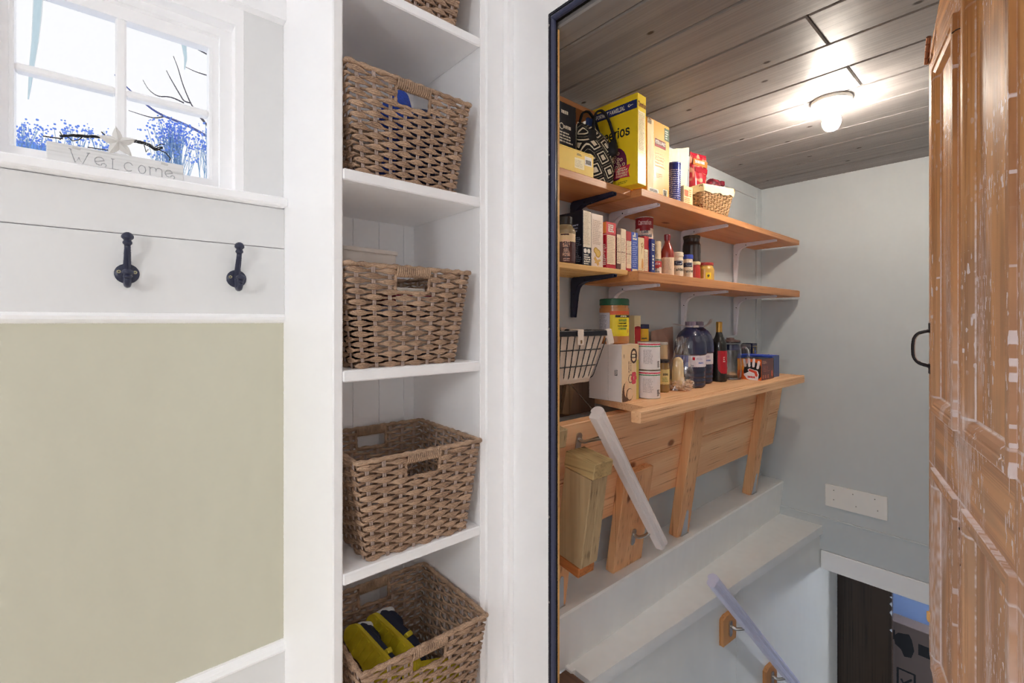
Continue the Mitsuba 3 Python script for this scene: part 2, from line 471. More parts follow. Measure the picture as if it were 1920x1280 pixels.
fl = struct('floor', 'hallway floor')
fl.add('plank', bx(-1.6, CX1, -1.6, WY, -0.05, 0.0), oak)
wh = struct('wall_hall', 'unseen white wall added opposite the window to cut side daylight')
wh.add('board', bx(-1.6, CX1 + 0.022, -1.62, -1.6, 0.0, 2.5), white)  # unseen, added to keep open-side daylight off the hook boards
ce = struct('ceiling', 'white hallway ceiling')
ce.add('board', bx(-1.6, CX1 + 0.02, -1.6, WY + 0.1, 2.45, 2.5), white)

# ---------------------------------------------------------------- the stair head behind the doorway
PY, PX, PZ = 1.19, 3.13, 1.985
pw = struct('wall_pantry', 'grey painted pantry wall behind the shelves')
pw.add('panel', bx(CX1 + 0.022, 3.058, PY, PY + 0.05, -0.1, PZ + 0.03), grey)
pw.add('panel', bx(3.06, PX + 0.05, PY, PY + 0.05, -0.1, PZ + 0.03), grey)
pw.add('batten', bx(1.4, PX, PY - 0.008, PY + 0.01, 1.916, PZ + 0.01, 0.002), grey)
pw.add('batten', bx(3.062, PX, PY - 0.010, PY + 0.01, 0.176, PZ + 0.01, 0.002), grey)
bw = struct('wall_back', 'pale grey back wall of the stair head')
bw.add('panel', bx(PX, PX + 0.05, -0.15, PY + 0.05, 0.022, PZ + 0.03), grey)
bw.add('panel', bx(PX - 0.004, PX + 0.05, -0.15, PY + 0.05, -0.168, 0.016, 0.002), grey)
bw.add('ledge_strip', bx(PX - 0.010, PX + 0.01, -0.15, 1.075, 0.014, 0.023, 0.002), grey)
bw.add('white_board', bx(PX - 0.012, PX + 0.05, -0.15, 0.853, -0.276, -0.170, 0.003), white)
pr = struct('wall_right', 'right wall of the stair head')
pr.add('panel', bx(CX1 + 0.022, PX + 0.05, -0.20, -0.15, -2.0, PZ + 0.03), grey)
cl = struct('ceiling_pantry', 'taupe painted plank ceiling over the stair head')
xs = [0.967, 1.058, 1.251, 1.444, 1.642, 1.830, 2.018, 2.210, 2.397, 2.580, 2.778, 2.955, 3.14]
cuts = {3: 0.428, 5: 0.424}
for i, (x0, x1) in enumerate(zip(xs, xs[1:])):
    ys = [-0.2, PY + 0.02] if i not in cuts else [-0.2, cuts[i], PY + 0.02]
    for y0, y1 in zip(ys, ys[1:]):
        cl.add('plank', bx(x0 + 0.0017, x1 - 0.0017, y0 + 0.0012, y1 - 0.0012, PZ, PZ + 0.02, 0.0045), taupe)
cl.add('backing', bx(0.967, 3.18, -0.2, PY + 0.05, PZ + 0.016, PZ + 0.04), C(30, 27, 25, 0.9))

cu = struct('wall_curb', 'grey painted concrete curb and ledge under the shelves')
cu.add('curb', prism([(PY, -0.03), (1.076, -0.03), (1.052, 0.168), (1.056, 0.176), (PY, 0.178)], PX - 0.985, 'x', 0.985), stone)
cu.add('ledge', prism([(1.20, PY), (1.20, 0.982), (PX + 0.26, 0.828), (PX + 0.26, PY)], 0.045, 'z', -0.075), stone)
cu.add('shim', bx(1.178, 1.2, 1.045, 1.09, -0.05, -0.022, 0.003), stone)
sw = struct('wall_stair', 'grey painted side wall of the stairwell')
for x0, x1 in ((1.2, 2.165), (2.167, PX + 0.26)):
    y = lambda x: 0.982 - (x - 1.20) * (0.982 - 0.828) / (PX + 0.26 - 1.20)
    sw.add('panel', prism([(x0, y(x0) + 0.012), (x1, y(x1) + 0.012), (x1, y(x1) + 0.05), (x0, y(x0) + 0.05)], 1.925, 'z', -2.0), mat('stair_paint', paint((222, 224, 222), 0.04, 8), 0.55) if 'm_stair_paint' not in scene else 'm_stair_paint')
stairwall = lambda x: 0.982 - (x - 1.20) * (0.982 - 0.828) / (PX + 0.26 - 1.20) + 0.012
ld = struct('floor_landing', 'worn brown boards at the head of the stairs')
ld.add('plank', bx(CX1, 1.187, 0.98, 1.075, -0.06, -0.032, 0.004), brown_floor)
ld.add('plank', bx(CX1, 1.172, 0.80, 0.978, -0.062, -0.034, 0.004), pine_up)
bf = struct('floor_basement', 'basement floor')
bf.add('slab', bx(1.0, 5.2, -1.2, 1.3, -2.05, -2.0), C(150, 148, 146, 0.8))
bc = struct('ceiling_basement', 'basement ceiling')
bc.add('board', bx(PX + 0.05, 5.2, -1.2, 1.3, -0.2, -0.15), C(170, 168, 164, 0.8))
bb_ = struct('wall_basement', 'blue basement wall')
bb_.add('panel', bx(3.45, 4.5, 1.25, 1.3, -2.0, -0.2), C(170, 186, 214, 0.7))
bb_.add('panel', bx(4.5, 4.55, -1.2, 1.3, -2.0, -0.2), C(150, 176, 222, 0.7))
dd = struct('door_2', 'dark brown wooden basement door edge with chipped paint')
dd.add('board', bx(3.395, 3.43, 0.577, 0.842, -2.0, -0.20, 0.002), dark_door)
for z, w_ in ((-0.47, 0.03), (-0.52, 0.036), (-0.43, 0.012), (-0.62, 0.02)):
    dd.add('chip', trimesh.Trimesh([[3.3945, 0.5765, z - w_ / 2], [3.3945, 0.586 + 0.002, z], [3.3945, 0.5765, z + w_ / 2], [3.3955, 0.575, z]], [[0, 1, 2], [0, 1, 3], [1, 2, 3], [0, 2, 3]]), C(214, 226, 246, 0.6))
# ---------------------------------------------------------------- coat hooks
def coat_hook(x, z, label):
    t = Thing('coat_hook', label, 'coat hook', (x, WY - 0.012, z), group=None)
    iron = navy_metal
    t.add('plate', moved(lathe(rounded([(0.0245, 0), (0.0245, 0.003), (0.018, 0.006), (0, 0.0075)], 0.002), 32), pre=R('x', 90)), iron, 40)
    arm = [(0, -0.004, -0.012), (0, -0.008, 0.012), (0, -0.020, 0.032), (0, -0.032, 0.052), (0, -0.038, 0.066)]
    t.add('upper_arm', tube(rounded(arm, 0.02, 6), np.linspace(0.0085, 0.0062, 22), 10), iron, True)
    acorn = rounded([(0.0, 0.0), (0.0065, 0.002), (0.0095, 0.006), (0.0095, 0.010), (0.0068, 0.013), (0.008, 0.015), (0.0122, 0.019), (0.0120, 0.024), (0.0085, 0.030), (0.003, 0.033), (0.0, 0.0332)], 0.002, 2)
    t.add('acorn_tip', moved(lathe(acorn, 20), (0, -0.038, 0.064), pre=R('x', 4)), iron, 50)
    arm = [(0, -0.003, 0.010), (0, -0.010, -0.010), (0, -0.026, -0.030), (0, -0.046, -0.028), (0, -0.054, -0.014)]
    t.add('lower_arm', tube(rounded(arm, 0.02, 6), np.linspace(0.0090, 0.0065, 22), 10), iron, True)
    t.add('acorn_tip', moved(lathe(acorn * [0.95, 0.72], 20), (0, -0.0535, -0.016), pre=R('x', 8)), iron, 50)
    for s in (-1, 1):
        t.add('screw', moved(lathe([(0.0044, 0), (0.0042, 0.0014), (0.0024, 0.0016), (0.0012, 0.0004), (0, 0.0004)], 14), (s * 0.0155, -0.0055, 0.004), pre=R('x', 90)), C(176, 168, 140, 0.35, metallic=0.8), 40)


coat_hook(0.0405, 1.268, 'navy iron coat hook with acorn tips, under the welcome sign')
coat_hook(0.2765, 1.270, 'navy iron coat hook with acorn tips, nearer the shelf unit')

# ---------------------------------------------------------------- the sign on the window stool
sign_wood = mat('sign_wood', wood('x', (228, 228, 228), (216, 216, 216), (170, 170, 168), 1.2), 0.7)
ink = C(150, 152, 156, 0.8)
sg_ = Thing('welcome_sign', 'whitewashed wooden WELCOME sign with a starfish and black twigs on the window stool', 'sign', (0.027, 1.478, 1.511))
sg_.add('plaque', bx(-0.1265, 0.1265, -0.006, 0.008, 0.0, 0.0455, 0.002), sign_wood)
for x, z in ((-0.077, 0.0395), (0.087, 0.0395)):
    sg_.add('staple', moved(bx(-0.007, 0.007, -0.0068, -0.005, -0.003, 0.003, 0.001), (x, 0, z), pre=R('y', 8)), C(196, 196, 194, 0.6))


def stroke(pts, r=0.0007):
    return tube([(p[0], -0.0063, p[1]) for p in pts], r, 5)


def arc(cx, cz, rx, rz, a0, a1, n=14):
    return [(cx + rx * math.cos(math.radians(a)), cz + rz * math.sin(math.radians(a))) for a in np.linspace(a0, a1, n)]


B0, HX = 0.006, 0.0245                                         # foot and height of the letters
letters = {
    'W': [[(-0.090, B0 + 0.030), (-0.085, B0 + 0.0295)], [(-0.0875, B0 + 0.030), (-0.079, B0), (-0.073, B0 + 0.012), (-0.066, B0), (-0.056, B0 + 0.027)], [(-0.0745, B0 + 0.0125), (-0.0705, B0 + 0.0125)], [(-0.0595, B0 + 0.0265), (-0.053, B0 + 0.0275)]],
    'e': [arc(-0.037, B0 + 0.013, 0.0085, 0.0095, 10, 280) , [(-0.0455, B0 + 0.0105), (-0.0287, B0 + 0.0155)], arc(-0.0295, B0 + 0.0045, 0.0045, 0.0042, -70, 200, 10)],
    'L': [[(-0.0135, B0 + 0.0235), (-0.0135, B0), (-0.0005, B0 - 0.001)], [(-0.0165, B0 + 0.0235), (-0.010, B0 + 0.0235)]],
    'c': [arc(0.0165, B0 + 0.011, 0.0085, 0.0105, 55, 315), [(0.021, B0 + 0.0185), (0.024, B0 + 0.0155)]],
    'o': [arc(0.042, B0 + 0.010, 0.0068, 0.010, 0, 360, 20)],
    'm': [[(0.0575, B0 + 0.0195), (0.0575, B0 - 0.001)], [(0.0545, B0 + 0.0195), (0.0575, B0 + 0.0195)], arc(0.0635, B0 + 0.0135, 0.006, 0.0065, 180, 0, 8) + [(0.0695, B0 + 0.010)], arc(0.0755, B0 + 0.0135, 0.006, 0.0065, 180, 0, 8) + [(0.0815, B0 - 0.001)]],
    'e2': [arc(0.0955, B0 + 0.011, 0.0075, 0.0085, 10, 280), [(0.088, B0 + 0.0085), (0.1028, B0 + 0.013)], arc(0.1035, B0 + 0.0035, 0.0042, 0.0038, -70, 200, 10)],
}
for k, ss in letters.items():
    sg_.add('letter', cat(*[stroke(s) for s in ss]), ink, True)


def star(n=5, r0=0.0165, r1=0.040, t=0.014):
    v, f = [], []
    m = 20 * n
    for j, q in enumerate((1.0, 0.66, 0.33)):
        for i in range(m):
            a = 2 * math.pi * i / m + math.pi / 2 + 0.12
            k = abs(((i / m * n + 0.5) % 1) - 0.5) * 2          # 0 on an arm, 1 between arms
            r = (r1 + (r0 - r1) * k ** 0.62) * q
            v.append((r * math.cos(a), -t * (1 - q) ** 0.7 * (1 - 0.45 * k), r * math.sin(a)))
    v.append((0, -t, 0))
    for j in range(2):
        for i in range(m):
            k = (i + 1) % m
            f += [(j * m + i, j * m + k, (j + 1) * m + k), (j * m + i, (j + 1) * m + k, (j + 1) * m + i)]
    f += [(2 * m + i, 2 * m + (i + 1) % m, 3 * m) for i in range(m)]
    top = trimesh.Trimesh(v, f, process=False)
    back = trimesh.Trimesh(np.array(v) * [1, -0.4, 1], np.array(f)[:, ::-1], process=False)
    return cat(top, back)


starmat = mat('starfish', (226, 224, 220), 0.8, bump=lambda p, n, uv: 1 - smoothstep(0.1, 0.45, voronoi(p.x * 320, p.z * 320)[0]), bscale=0.0012)
sg_.add('starfish', moved(star(), (-0.003, -0.004, 0.072)), starmat, True)
r = random.Random(5)


def twigs(pts, n, spread):
    out = []
    pts = np.array(pts)
    for k in range(n):
        a, b = sorted(r.uniform(0, 1) for _ in range(2))
        a, b = (0, 1) if k < 3 else (a * 0.6, min(1, a * 0.6 + 0.3 + 0.5 * b))
        u = np.linspace(a, b, 12)
        base = np.stack([np.interp(u * (len(pts) - 1), range(len(pts)), pts[:, i]) for i in range(3)], 1)
        ph = r.uniform(0, 6)
        base[:, 2] += spread * np.sin(np.linspace(0, r.uniform(3, 8), 12) + ph) * r.uniform(0.3, 1)
        base[:, 1] += spread * np.cos(np.linspace(0, r.uniform(3, 8), 12) + ph) * r.uniform(0.3, 1)
        out.append(tube(base, 0.0008 if k > 2 else 0.0012, 5))
    return cat(*out)


def at(px, py, y):
    """The point of the plane y = const that the photograph shows at a pixel."""
    u = (px - 960) / 873.0
    da, db = math.cos(AIM) + math.sin(AIM) * u, math.sin(AIM) - math.cos(AIM) * u
    return np.array([da * y / db, y, 1.15 - (py - 603) / 873.0 * y / db])


o = np.array([0.027, 1.478, 1.511])
tw = lambda ps: [at(*q, 1.476) - o for q in ps]
blk = C(26, 26, 32, 0.5)
sg_.add('twig_bundle', cat(twigs(tw([(112, 253), (128, 255), (150, 255), (175, 255), (200, 257)]), 13, 0.004), tube(tw([(81, 255), (100, 258), (118, 260)]), 0.0013, 5), tube(tw([(112, 262), (118, 256), (112, 247)]), 0.001, 5), tube(tw([(190, 247), (202, 258)]), 0.0013, 5), tube(tw([(126, 256), (136, 264), (148, 262), (158, 254)]), 0.001, 5)), blk, True)
sg_.add('twig_bundle', cat(twigs(tw([(240, 263), (262, 266), (278, 271), (292, 280), (305, 276)]), 12, 0.004), tube(tw([(296, 280), (310, 286), (319, 296), (318, 301)]), 0.0013, 5), tube(tw([(270, 271), (274, 285), (278, 280)]), 0.001, 5), tube(tw([(290, 276), (302, 270), (309, 271)]), 0.001, 5)), blk, True)
sg_.add('wire', tube(tw([(165, 276), (185, 279), (205, 282)]), 0.0011, 5), blk)

# ---------------------------------------------------------------- outside the window
bark = C(92, 88, 96, 0.8)
bark2 = C(96, 106, 168, 0.8)
tr = Thing('bare_tree', 'bare winter tree branches seen outside the right half of the window', 'tree')


def limb(ps, y, r0, r1, m=bark):
    q = rounded([at(px, py, y) for px, py in ps], 0.3, 4)
    tr.add('branch', tube(q, np.linspace(r0, r1, len(q)), 6), m, True)


limb([(430, 285), (390, 256), (350, 234), (308, 218), (285, 205), (265, 188), (240, 166), (215, 140)], 4.2, 0.011, 0.004, bark2)
limb([(310, 218), (290, 222), (268, 216), (241, 207)], 4.2, 0.005, 0.002)
limb([(420, 236), (392, 240), (382, 228), (370, 214), (357, 193), (343, 160), (333, 125), (325, 105)], 4.0, 0.007, 0.002)
limb([(357, 193), (345, 190), (330, 165), (318, 144), (312, 132)], 4.0, 0.005, 0.002)
limb([(345, 193), (320, 181), (295, 181), (278, 168), (268, 150)], 4.0, 0.005, 0.0015)
limb([(430, 152), (390, 142), (365, 134), (345, 124)], 4.4, 0.006, 0.002)
limb([(430, 120), (388, 102), (366, 90), (352, 78)], 4.4, 0.007, 0.003)
limb([(430, 262), (391, 238), (378, 220), (370, 205)], 4.4, 0.006, 0.003)


snow = struct('floor_outside', 'snow covered ground outside the window')
snow.add('snow', bx(-3, 3, 1.7, 9, 0.55, 0.6), C(226, 234, 246, 0.9))
eave = struct('ceiling_eave', 'eave above the window outside')
eave.add('board', bx(-1.6, 1.0, 1.6, 2.05, 2.245, 2.28), C(220, 222, 226, 0.7))


def shrub(label, x0, x1, foot, top, y, n, seed):
    t = Thing('shrub', label, 'shrub')
    q, stems, heads = random.Random(seed), [], []
    for i in range(n):
        px = q.uniform(x0, x1)
        py = top(px) + abs(q.gauss(0, 22))
        a, b = at(px + q.uniform(-14, 14), foot, y + q.uniform(-0.1, 0.1)), at(px, py, y)
        a[2] = 0.6
        mid = a * 0.3 + b * 0.7 + np.array([q.uniform(-0.04, 0.04), 0, 0])
        stems.append(tube([a, mid, b], [0.005, 0.003, 0.0012], 4))
        for s in range(4):
            e = b + np.array([q.uniform(-0.06, 0.06), q.uniform(-0.05, 0.05), q.uniform(-0.03, 0.07)])
            stems.append(tube([mid * 0.35 + b * 0.65, e], 0.0014, 3))
            for h in range(4):
                s_ = trimesh.creation.icosphere(1, q.uniform(0.0025, 0.0062))
                s_.apply_translation(e + np.array([q.gauss(0, 0.016) for _ in range(3)]))
                heads.append(s_)
    t.add('stems', cat(*stems), C(140, 178, 214, 0.9), kind='stuff')
    t.add('seed_heads', cat(*heads), C(124, 160, 246, 0.9), kind='stuff')


shrub('pale blue-grey shrub with seed heads outside the right pane, behind the twigs of the sign', 290, 420, 640, lambda x: 250 - 0.06 * (x - 290) + 14 * math.sin(x * 0.15), 3.2, 36, 3)
shrub('blue-grey shrub with seed heads outside the left pane, left of the starfish', 10, 215, 640, lambda x: 262 + 10 * math.sin(x * 0.12) - 18 * math.exp(-((x - 85) / 24) ** 2), 3.4, 24, 4)
sb = Thing('snow_bank', 'blue-shadowed snow bank outside the lower left corner of the window', 'snow bank', kind=None)
q = [at(px, py, 3.9) for px, py in ((-10, 268), (28, 262), (60, 268), (100, 282), (140, 300), (190, 330))]
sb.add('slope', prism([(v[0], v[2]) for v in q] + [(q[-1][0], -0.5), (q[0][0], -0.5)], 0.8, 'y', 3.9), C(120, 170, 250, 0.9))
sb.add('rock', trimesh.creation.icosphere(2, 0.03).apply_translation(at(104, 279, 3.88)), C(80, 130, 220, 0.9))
ice = mat('ice', (226, 246, 253), 0.12, spec_trans=0.8, eta=1.12)
for ps, r0, lab in (((76, -28, 70, 25, 66, 75, 60, 121, 56, 160, 53, 186), 0.012, 'long clear icicle outside the upper left pane'), ((344, 45, 345, 85, 348, 110, 346, 130), 0.011, 'short clear icicle outside the upper right pane')):
    ic = Thing('icicle', lab, 'icicle')
    qq = [at(ps[i], ps[i + 1], 1.95) for i in range(0, len(ps), 2)]
    qq[0][2] = 2.246
    ic.add('ice', tube(qq, np.linspace(r0, 0.0015, len(qq)), 10), ice, True)
# ---------------------------------------------------------------- woven baskets
def wicker_color(p, n, uv):
    g = noise(p.x * 420, p.y * 420, p.z * 900)
    h = noise(p.x * 30, p.y * 30, p.z * 60)
    c = mix(lin((132, 104, 84)), lin((196, 164, 136)), smoothstep(0.2, 0.85, 0.55 * g + 0.45 * h))
    return mix(c, lin((92, 70, 58)), 0.5 * smoothstep(0.72, 0.9, noise(p.x * 90, p.y * 90, p.z * 160)))


wicker = mat('wicker', wicker_color, 0.5)
stake_c = mat('wicker_stake', lambda p, n, uv: mix(lin((150, 128, 116)), lin((200, 180, 168)), noise(p.x * 500, p.y * 500, p.z * 40)), 0.45)


class Weave:
    """A tapered basket: rim w1 x d1, foot w0 x d0, height h, hand holes in its front and back."""

    def __init__(self, w0, d0, w1, d1, h, nf=8, ns=8, rows=19, hole=(0.05, 0.064, 0.016), r_out=0.0052, strand=0.0033, seed=1):
        self.w0, self.d0, self.w1, self.d1, self.h = w0, d0, w1, d1, h
        self.nf, self.ns, self.rows, self.hole = nf, ns, rows, hole
        self.n = 2 * (nf + ns)
        self.amp, self.strand, self.rng = r_out, strand, random.Random(seed)

    def at(self, i, z, out=0.0):
        """The point at stake position i (0 = front left corner, anticlockwise) and height z, moved outwards."""
        k = z / self.h
        w, d, i = self.w0 + (self.w1 - self.w0) * k, self.d0 + (self.d1 - self.d0) * k, i % self.n
        nf, ns = self.nf, self.ns
        if i < nf: p, nn = (-w / 2 + w * i / nf, -d / 2), (0, -1)
        elif i < nf + ns: p, nn = (w / 2, -d / 2 + d * (i - nf) / ns), (1, 0)
        elif i < 2 * nf + ns: p, nn = (w / 2 - w * (i - nf - ns) / nf, d / 2), (0, 1)
        else: p, nn = (-w / 2, d / 2 - d * (i - 2 * nf - ns) / ns), (-1, 0)
        return np.array([p[0] + nn[0] * out, p[1] + nn[1] * out, z])

    def in_hole(self, i, z, grow=0.0):
        q = self.at(i, z)
        nf, ns = self.nf, self.ns
        side = i % self.n < nf or nf + ns <= i % self.n < 2 * nf + ns
        return side and abs(q[0]) < self.hole[0] + grow and self.h - self.hole[1] - grow < z < self.h - self.hole[2] + grow

    def row(self, k):
        dz = self.h / (self.rows + 0.6)
        z0, sub, out = dz * (k + 0.55), 6, []
        idx = np.arange(0, self.n * sub) / sub + 0.5
        free = np.array([not self.in_hole(i, z0) for i in idx])
        if free.all():
            runs = [(idx, True)]
        else:
            start = int(np.argmin(free))
            idx, free, runs, cur = np.roll(idx, -start), np.roll(free, -start), [], []
            for i, ok in zip(idx, free):
                if ok: cur.append(i)
                elif cur: runs.append((np.array(cur), False)); cur = []
            if cur: runs.append((np.array(cur), False))
        for run, closed in runs:
            if len(run) < 4: continue
            sw = np.cos(np.pi * (run - 0.5 + k))
            tw = self.rng.uniform(0, 6)
            for s in (-1, 0, 1):
                sp = 0.35 * dz * (0.26 + 0.74 * np.maximum(sw, -0.2).clip(0, 1) ** 0.6)
                pts = [self.at(i, z0 + s * q + 0.0006 * math.sin(i * 2.1 + tw), self.amp * c + (0.0011 if s == 0 else 0)) for i, q, c in zip(run, sp, sw)]
                out.append(tube(pts, self.strand * (0.82 + 0.18 * np.clip(sw, 0, 1)), 5, closed, up=(0, 0, 1)))
        return cat(*out)

    def stake(self, i):
        out = []
        spans = [(0.0, self.h - 0.004)]
        if self.in_hole(i, self.h - (self.hole[1] + self.hole[2]) / 2): spans = [(0.0, self.h - self.hole[1])]
        for z0, z1 in spans:
            for s in (-1.05, -0.35, 0.35, 1.05):
                w = 0.0038 / (self.w1 / self.nf)
                out.append(tube([self.at(i + s * w, z, 0.0018) for z in np.linspace(z0, z1, 4)], 0.0015, 4, up=(0, 1, 0.01)))
        return cat(*out)

    def rim(self):
        m = self.n * 5
        i = np.arange(m) / m * self.n
        pts = [self.at(a, self.h, 0.0) + np.array([0, 0, 0.0012 * math.sin(a * 9)]) for a in i]
        return tube(pts, [0.0066 + 0.0011 * math.sin(a * 7.3) for a in i], 8, True)

    def grip(self, back=False):
        """The wrapped bar over a hand hole."""
        y = lambda z: (self.d0 + (self.d1 - self.d0) * z / self.h) / 2 * (1 if back else -1)
        z, out = self.h - self.hole[2] / 2 - 0.002, []
        n = 17
        for k in range(n):
            x = -self.hole[0] + 2 * self.hole[0] * (k + 0.5) / n
            a = np.linspace(0, 2 * np.pi, 11)[:-1]
            out.append(tube([(x + 0.0016 * math.sin(t), y(z) + 0.0085 * math.cos(t), z + 0.0135 * math.sin(t)) for t in a], 0.0031, 5, True, up=(1, 0, 0)))
        return cat(*out)

    def edging(self, back=False):
        """Coils round the sides and the foot of a hand hole."""
        y = lambda z: (self.d0 + (self.d1 - self.d0) * z / self.h) / 2 * (1 if back else -1)
        h, out = self.hole, []
        c = rounded([(-h[0], self.h - h[2]), (-h[0], self.h - h[1]), (h[0], self.h - h[1]), (h[0], self.h - h[2])], 0.008, 3)
        u = np.linspace(0, len(c) - 1, 60)
        pts = [(np.interp(a, range(len(c)), c[:, 0]), y(np.interp(a, range(len(c)), c[:, 1])), np.interp(a, range(len(c)), c[:, 1])) for a in u]
        return tube(pts, [0.0046 + 0.0012 * math.sin(k * 2.3) for k in range(60)], 7)

    def base(self):
        return bx(-self.w0 / 2 + 0.004, self.w0 / 2 - 0.004, -self.d0 / 2 + 0.004, self.d0 / 2 - 0.004, 0.0015, 0.006)


wv = Weave(0.292, 0.315, 0.362, 0.365, 0.258)
_rows = [mikit.ply(wv.row(k), wicker, True) for k in range(wv.rows)]
_stakes = [mikit.ply(wv.stake(i + 0.5), stake_c, True) for i in range(wv.n)]
_more = [('rim', mikit.ply(wv.rim(), wicker, True)), ('grip', mikit.ply(wv.grip(), wicker, True)), ('grip', mikit.ply(wv.grip(True), wicker, True)), ('hole_edging', mikit.ply(wv.edging(), wicker, True)), ('hole_edging', mikit.ply(wv.edging(True), wicker, True)), ('base', mikit.ply(wv.base(), wicker))]


def basket(label, x, y, z, rz):
    key = number('wicker_basket')
    labels[key] = {'label': label, 'category': 'basket', 'group': 'woven baskets on the cubby shelves'}
    m = T().translate([x, y, z]).rotate([0, 0, 1], rz)
    for part, d in [('weaver', d) for d in _rows] + [('stake', d) for d in _stakes] + _more:
        scene[number(f'{key}__{part}')] = {**d, 'to_world': m}
    return key


basket('woven brown basket on the top shelf, only its foot in the picture', 0.615, 1.285, SZ[4], 0)
basket('woven brown basket with bright blue fleece showing in its hand hole', 0.6135, 1.278, SZ[3], 0)
basket('woven brown basket with a pale plastic tub sticking out of its top', 0.6145, 1.283, SZ[2], 0)
basket('empty woven brown basket under the basket with the plastic tub', 0.648, 1.272, SZ[1], -2.5)
basket('lowest woven brown basket, holding yellow-soled shoes', 0.640, 1.232, SZ[0], -2.0)

# what lies in them
def fleece_c(p, n, uv):
    return mix(lin((34, 62, 150)), lin((50, 84, 190)), fbm(p.x * 160, p.y * 160, p.z * 160, 2))


fleece = mat('fleece', fleece_c, 0.95, sheen=0.6)
t = Thing('fleece_hat', 'bright blue fleece bundle stuffed in the second basket from the top', 'clothing', (0.615, 1.19, SZ[3] + 0.006))
t.add('roll', blob([(-0.025, -0.015, 0.175), (-0.01, 0.0, 0.215), (0.015, 0.01, 0.256), (0.035, 0.045, 0.235), (0.045, 0.07, 0.12), (0.02, 0.06, 0.055)], [0.034, 0.034, 0.024, 0.034, 0.04, 0.045], 0.008), fleece, True)
t = Thing('dark_pouch', 'dark navy cloth pouch beside the blue fleece in its basket', 'pouch', (0.690, 1.185, SZ[3] + 0.006))
t.add('cloth', blob([(-0.03, 0, 0.05), (-0.03, -0.02, 0.15), (0.0, -0.01, 0.200), (0.035, 0.0, 0.198), (0.05, 0.04, 0.06)], [0.05, 0.045, 0.035, 0.035, 0.055], 0.01), C(32, 38, 72, 0.7), True)
tub = mat('tub_plastic', (222, 212, 204), 0.35, spec_trans=0.25, eta=1.3)
t = Thing('plastic_tub', 'pale translucent plastic tub with a lid on top of the third basket', 'tub', (0.535, 1.255, SZ[2] + 0.21), 6)
t.add('body', prism(sg.box(-0.068, -0.05, 0.068, 0.05).buffer(0.012), 0.095, 'z', 0), tub, 40)
t.add('lid', cat(prism(sg.box(-0.071, -0.053, 0.071, 0.053).buffer(0.013), 0.010, 'z', 0.093), prism(sg.box(-0.06, -0.042, 0.06, 0.042).buffer(0.01), 0.006, 'z', 0.100)), tub, 40)
for lab, c, x, y, z, w_, d_, h_, rz in (('white box file lying in the basket under the plastic tub', (236, 230, 222), 0.60, 1.235, 0.198, 0.15, 0.17, 0.012, 4), ('dark red book in the basket with the plastic tub', (120, 24, 44), 0.655, 1.225, 0.165, 0.12, 0.16, 0.026, -6),
                                        ('blue-grey folded booklet low in the basket with the plastic tub', (130, 138, 168), 0.61, 1.23, 0.145, 0.13, 0.16, 0.014, 9), ('black flat case at the bottom of the stack in the third basket', (26, 28, 44), 0.62, 1.26, 0.012, 0.18, 0.2, 0.13, 0)):
    t = Thing('book', lab, 'book', (x, y, SZ[2] + z), rz)
    t.add('cover', bx(-w_ / 2, w_ / 2, -d_ / 2, d_ / 2, 0, h_, 0.002), C(*c, 0.5))
    t.add('pages', bx(-w_ / 2 + 0.003, w_ / 2 + 0.0006, -d_ / 2 - 0.0006, d_ / 2 - 0.003, h_ * 0.15, h_ * 0.85), C(226, 220, 210, 0.8))

sole_y = mat('shoe_sole', lambda p, n, uv: mix(lin((206, 188, 40)), lin((180, 156, 24)), noise(p.x * 60, p.y * 60, p.z * 60)), 0.5)


def shoe(label, x, y, z, pre):
    t = Thing('shoe', label, 'shoe', (x, y, z), 0, 'yellow-soled shoes in the lowest basket', pre=pre)
    foot = sg.LineString([(0, -0.085), (0.006, -0.02), (0.0, 0.06), (-0.004, 0.085)]).buffer(0.001)
    foot = shapely.union_all([sg.Point(0, -0.095).buffer(0.030), sg.Point(0.0, 0.055).buffer(0.045), sg.Point(-0.004, 0.095).buffer(0.036)])
    foot = foot.convex_hull.difference(sg.Point(-0.105, -0.02).buffer(0.075))
    foot = foot.buffer(-0.004).buffer(0.004)
    t.add('sole', prism(foot, 0.020, 'z', 0), sole_y, 35)
    for k in range(9):
        yy = -0.1 + k * 0.026
        c = foot.buffer(-0.006).intersection(sg.box(-0.06, yy, 0.06, yy + 0.013))
        if not c.is_empty and c.geom_type == 'Polygon' and c.area > 1e-5:
            t.add('tread', prism(c, 0.004, 'z', -0.0035), sole_y, False)
    up = blob([(0, -0.09, 0.052), (0.0, -0.03, 0.054), (0, 0.04, 0.056), (-0.002, 0.09, 0.048)], [0.031, 0.034, 0.038, 0.030], 0.008)
    t.add('upper', up, C(30, 36, 58, 0.7), True)
    t.add('collar', blob([(0.0, -0.085, 0.08), (0.0, -0.055, 0.084)], [0.028, 0.028], 0.007), C(30, 36, 58, 0.7), True)
    t.add('heel', blob([(0, -0.104, 0.046), (0, -0.106, 0.072), (0.014, -0.098, 0.088)], [0.022, 0.022, 0.016], 0.006), C(216, 218, 220, 0.6), True, label='white heel')
    t.add('stripe', moved(bx(-0.0425, 0.0425, -0.01, 0.006, 0.036, 0.066, 0.002), (0, 0.01, 0), 12), C(210, 192, 50, 0.6), label='yellow stripe')



def posed(length, sole):
    """Turns the shoe so that its toe points along length and its sole faces sole."""
    y = np.array(length, float) / np.linalg.norm(length)
    z = -np.array(sole, float)
    z -= y * (z @ y)
    z /= np.linalg.norm(z)
    m = np.eye(4)
    m[:3, 0], m[:3, 1], m[:3, 2] = np.cross(y, z) * 0.88, y * 0.88, z * 0.88
    return m


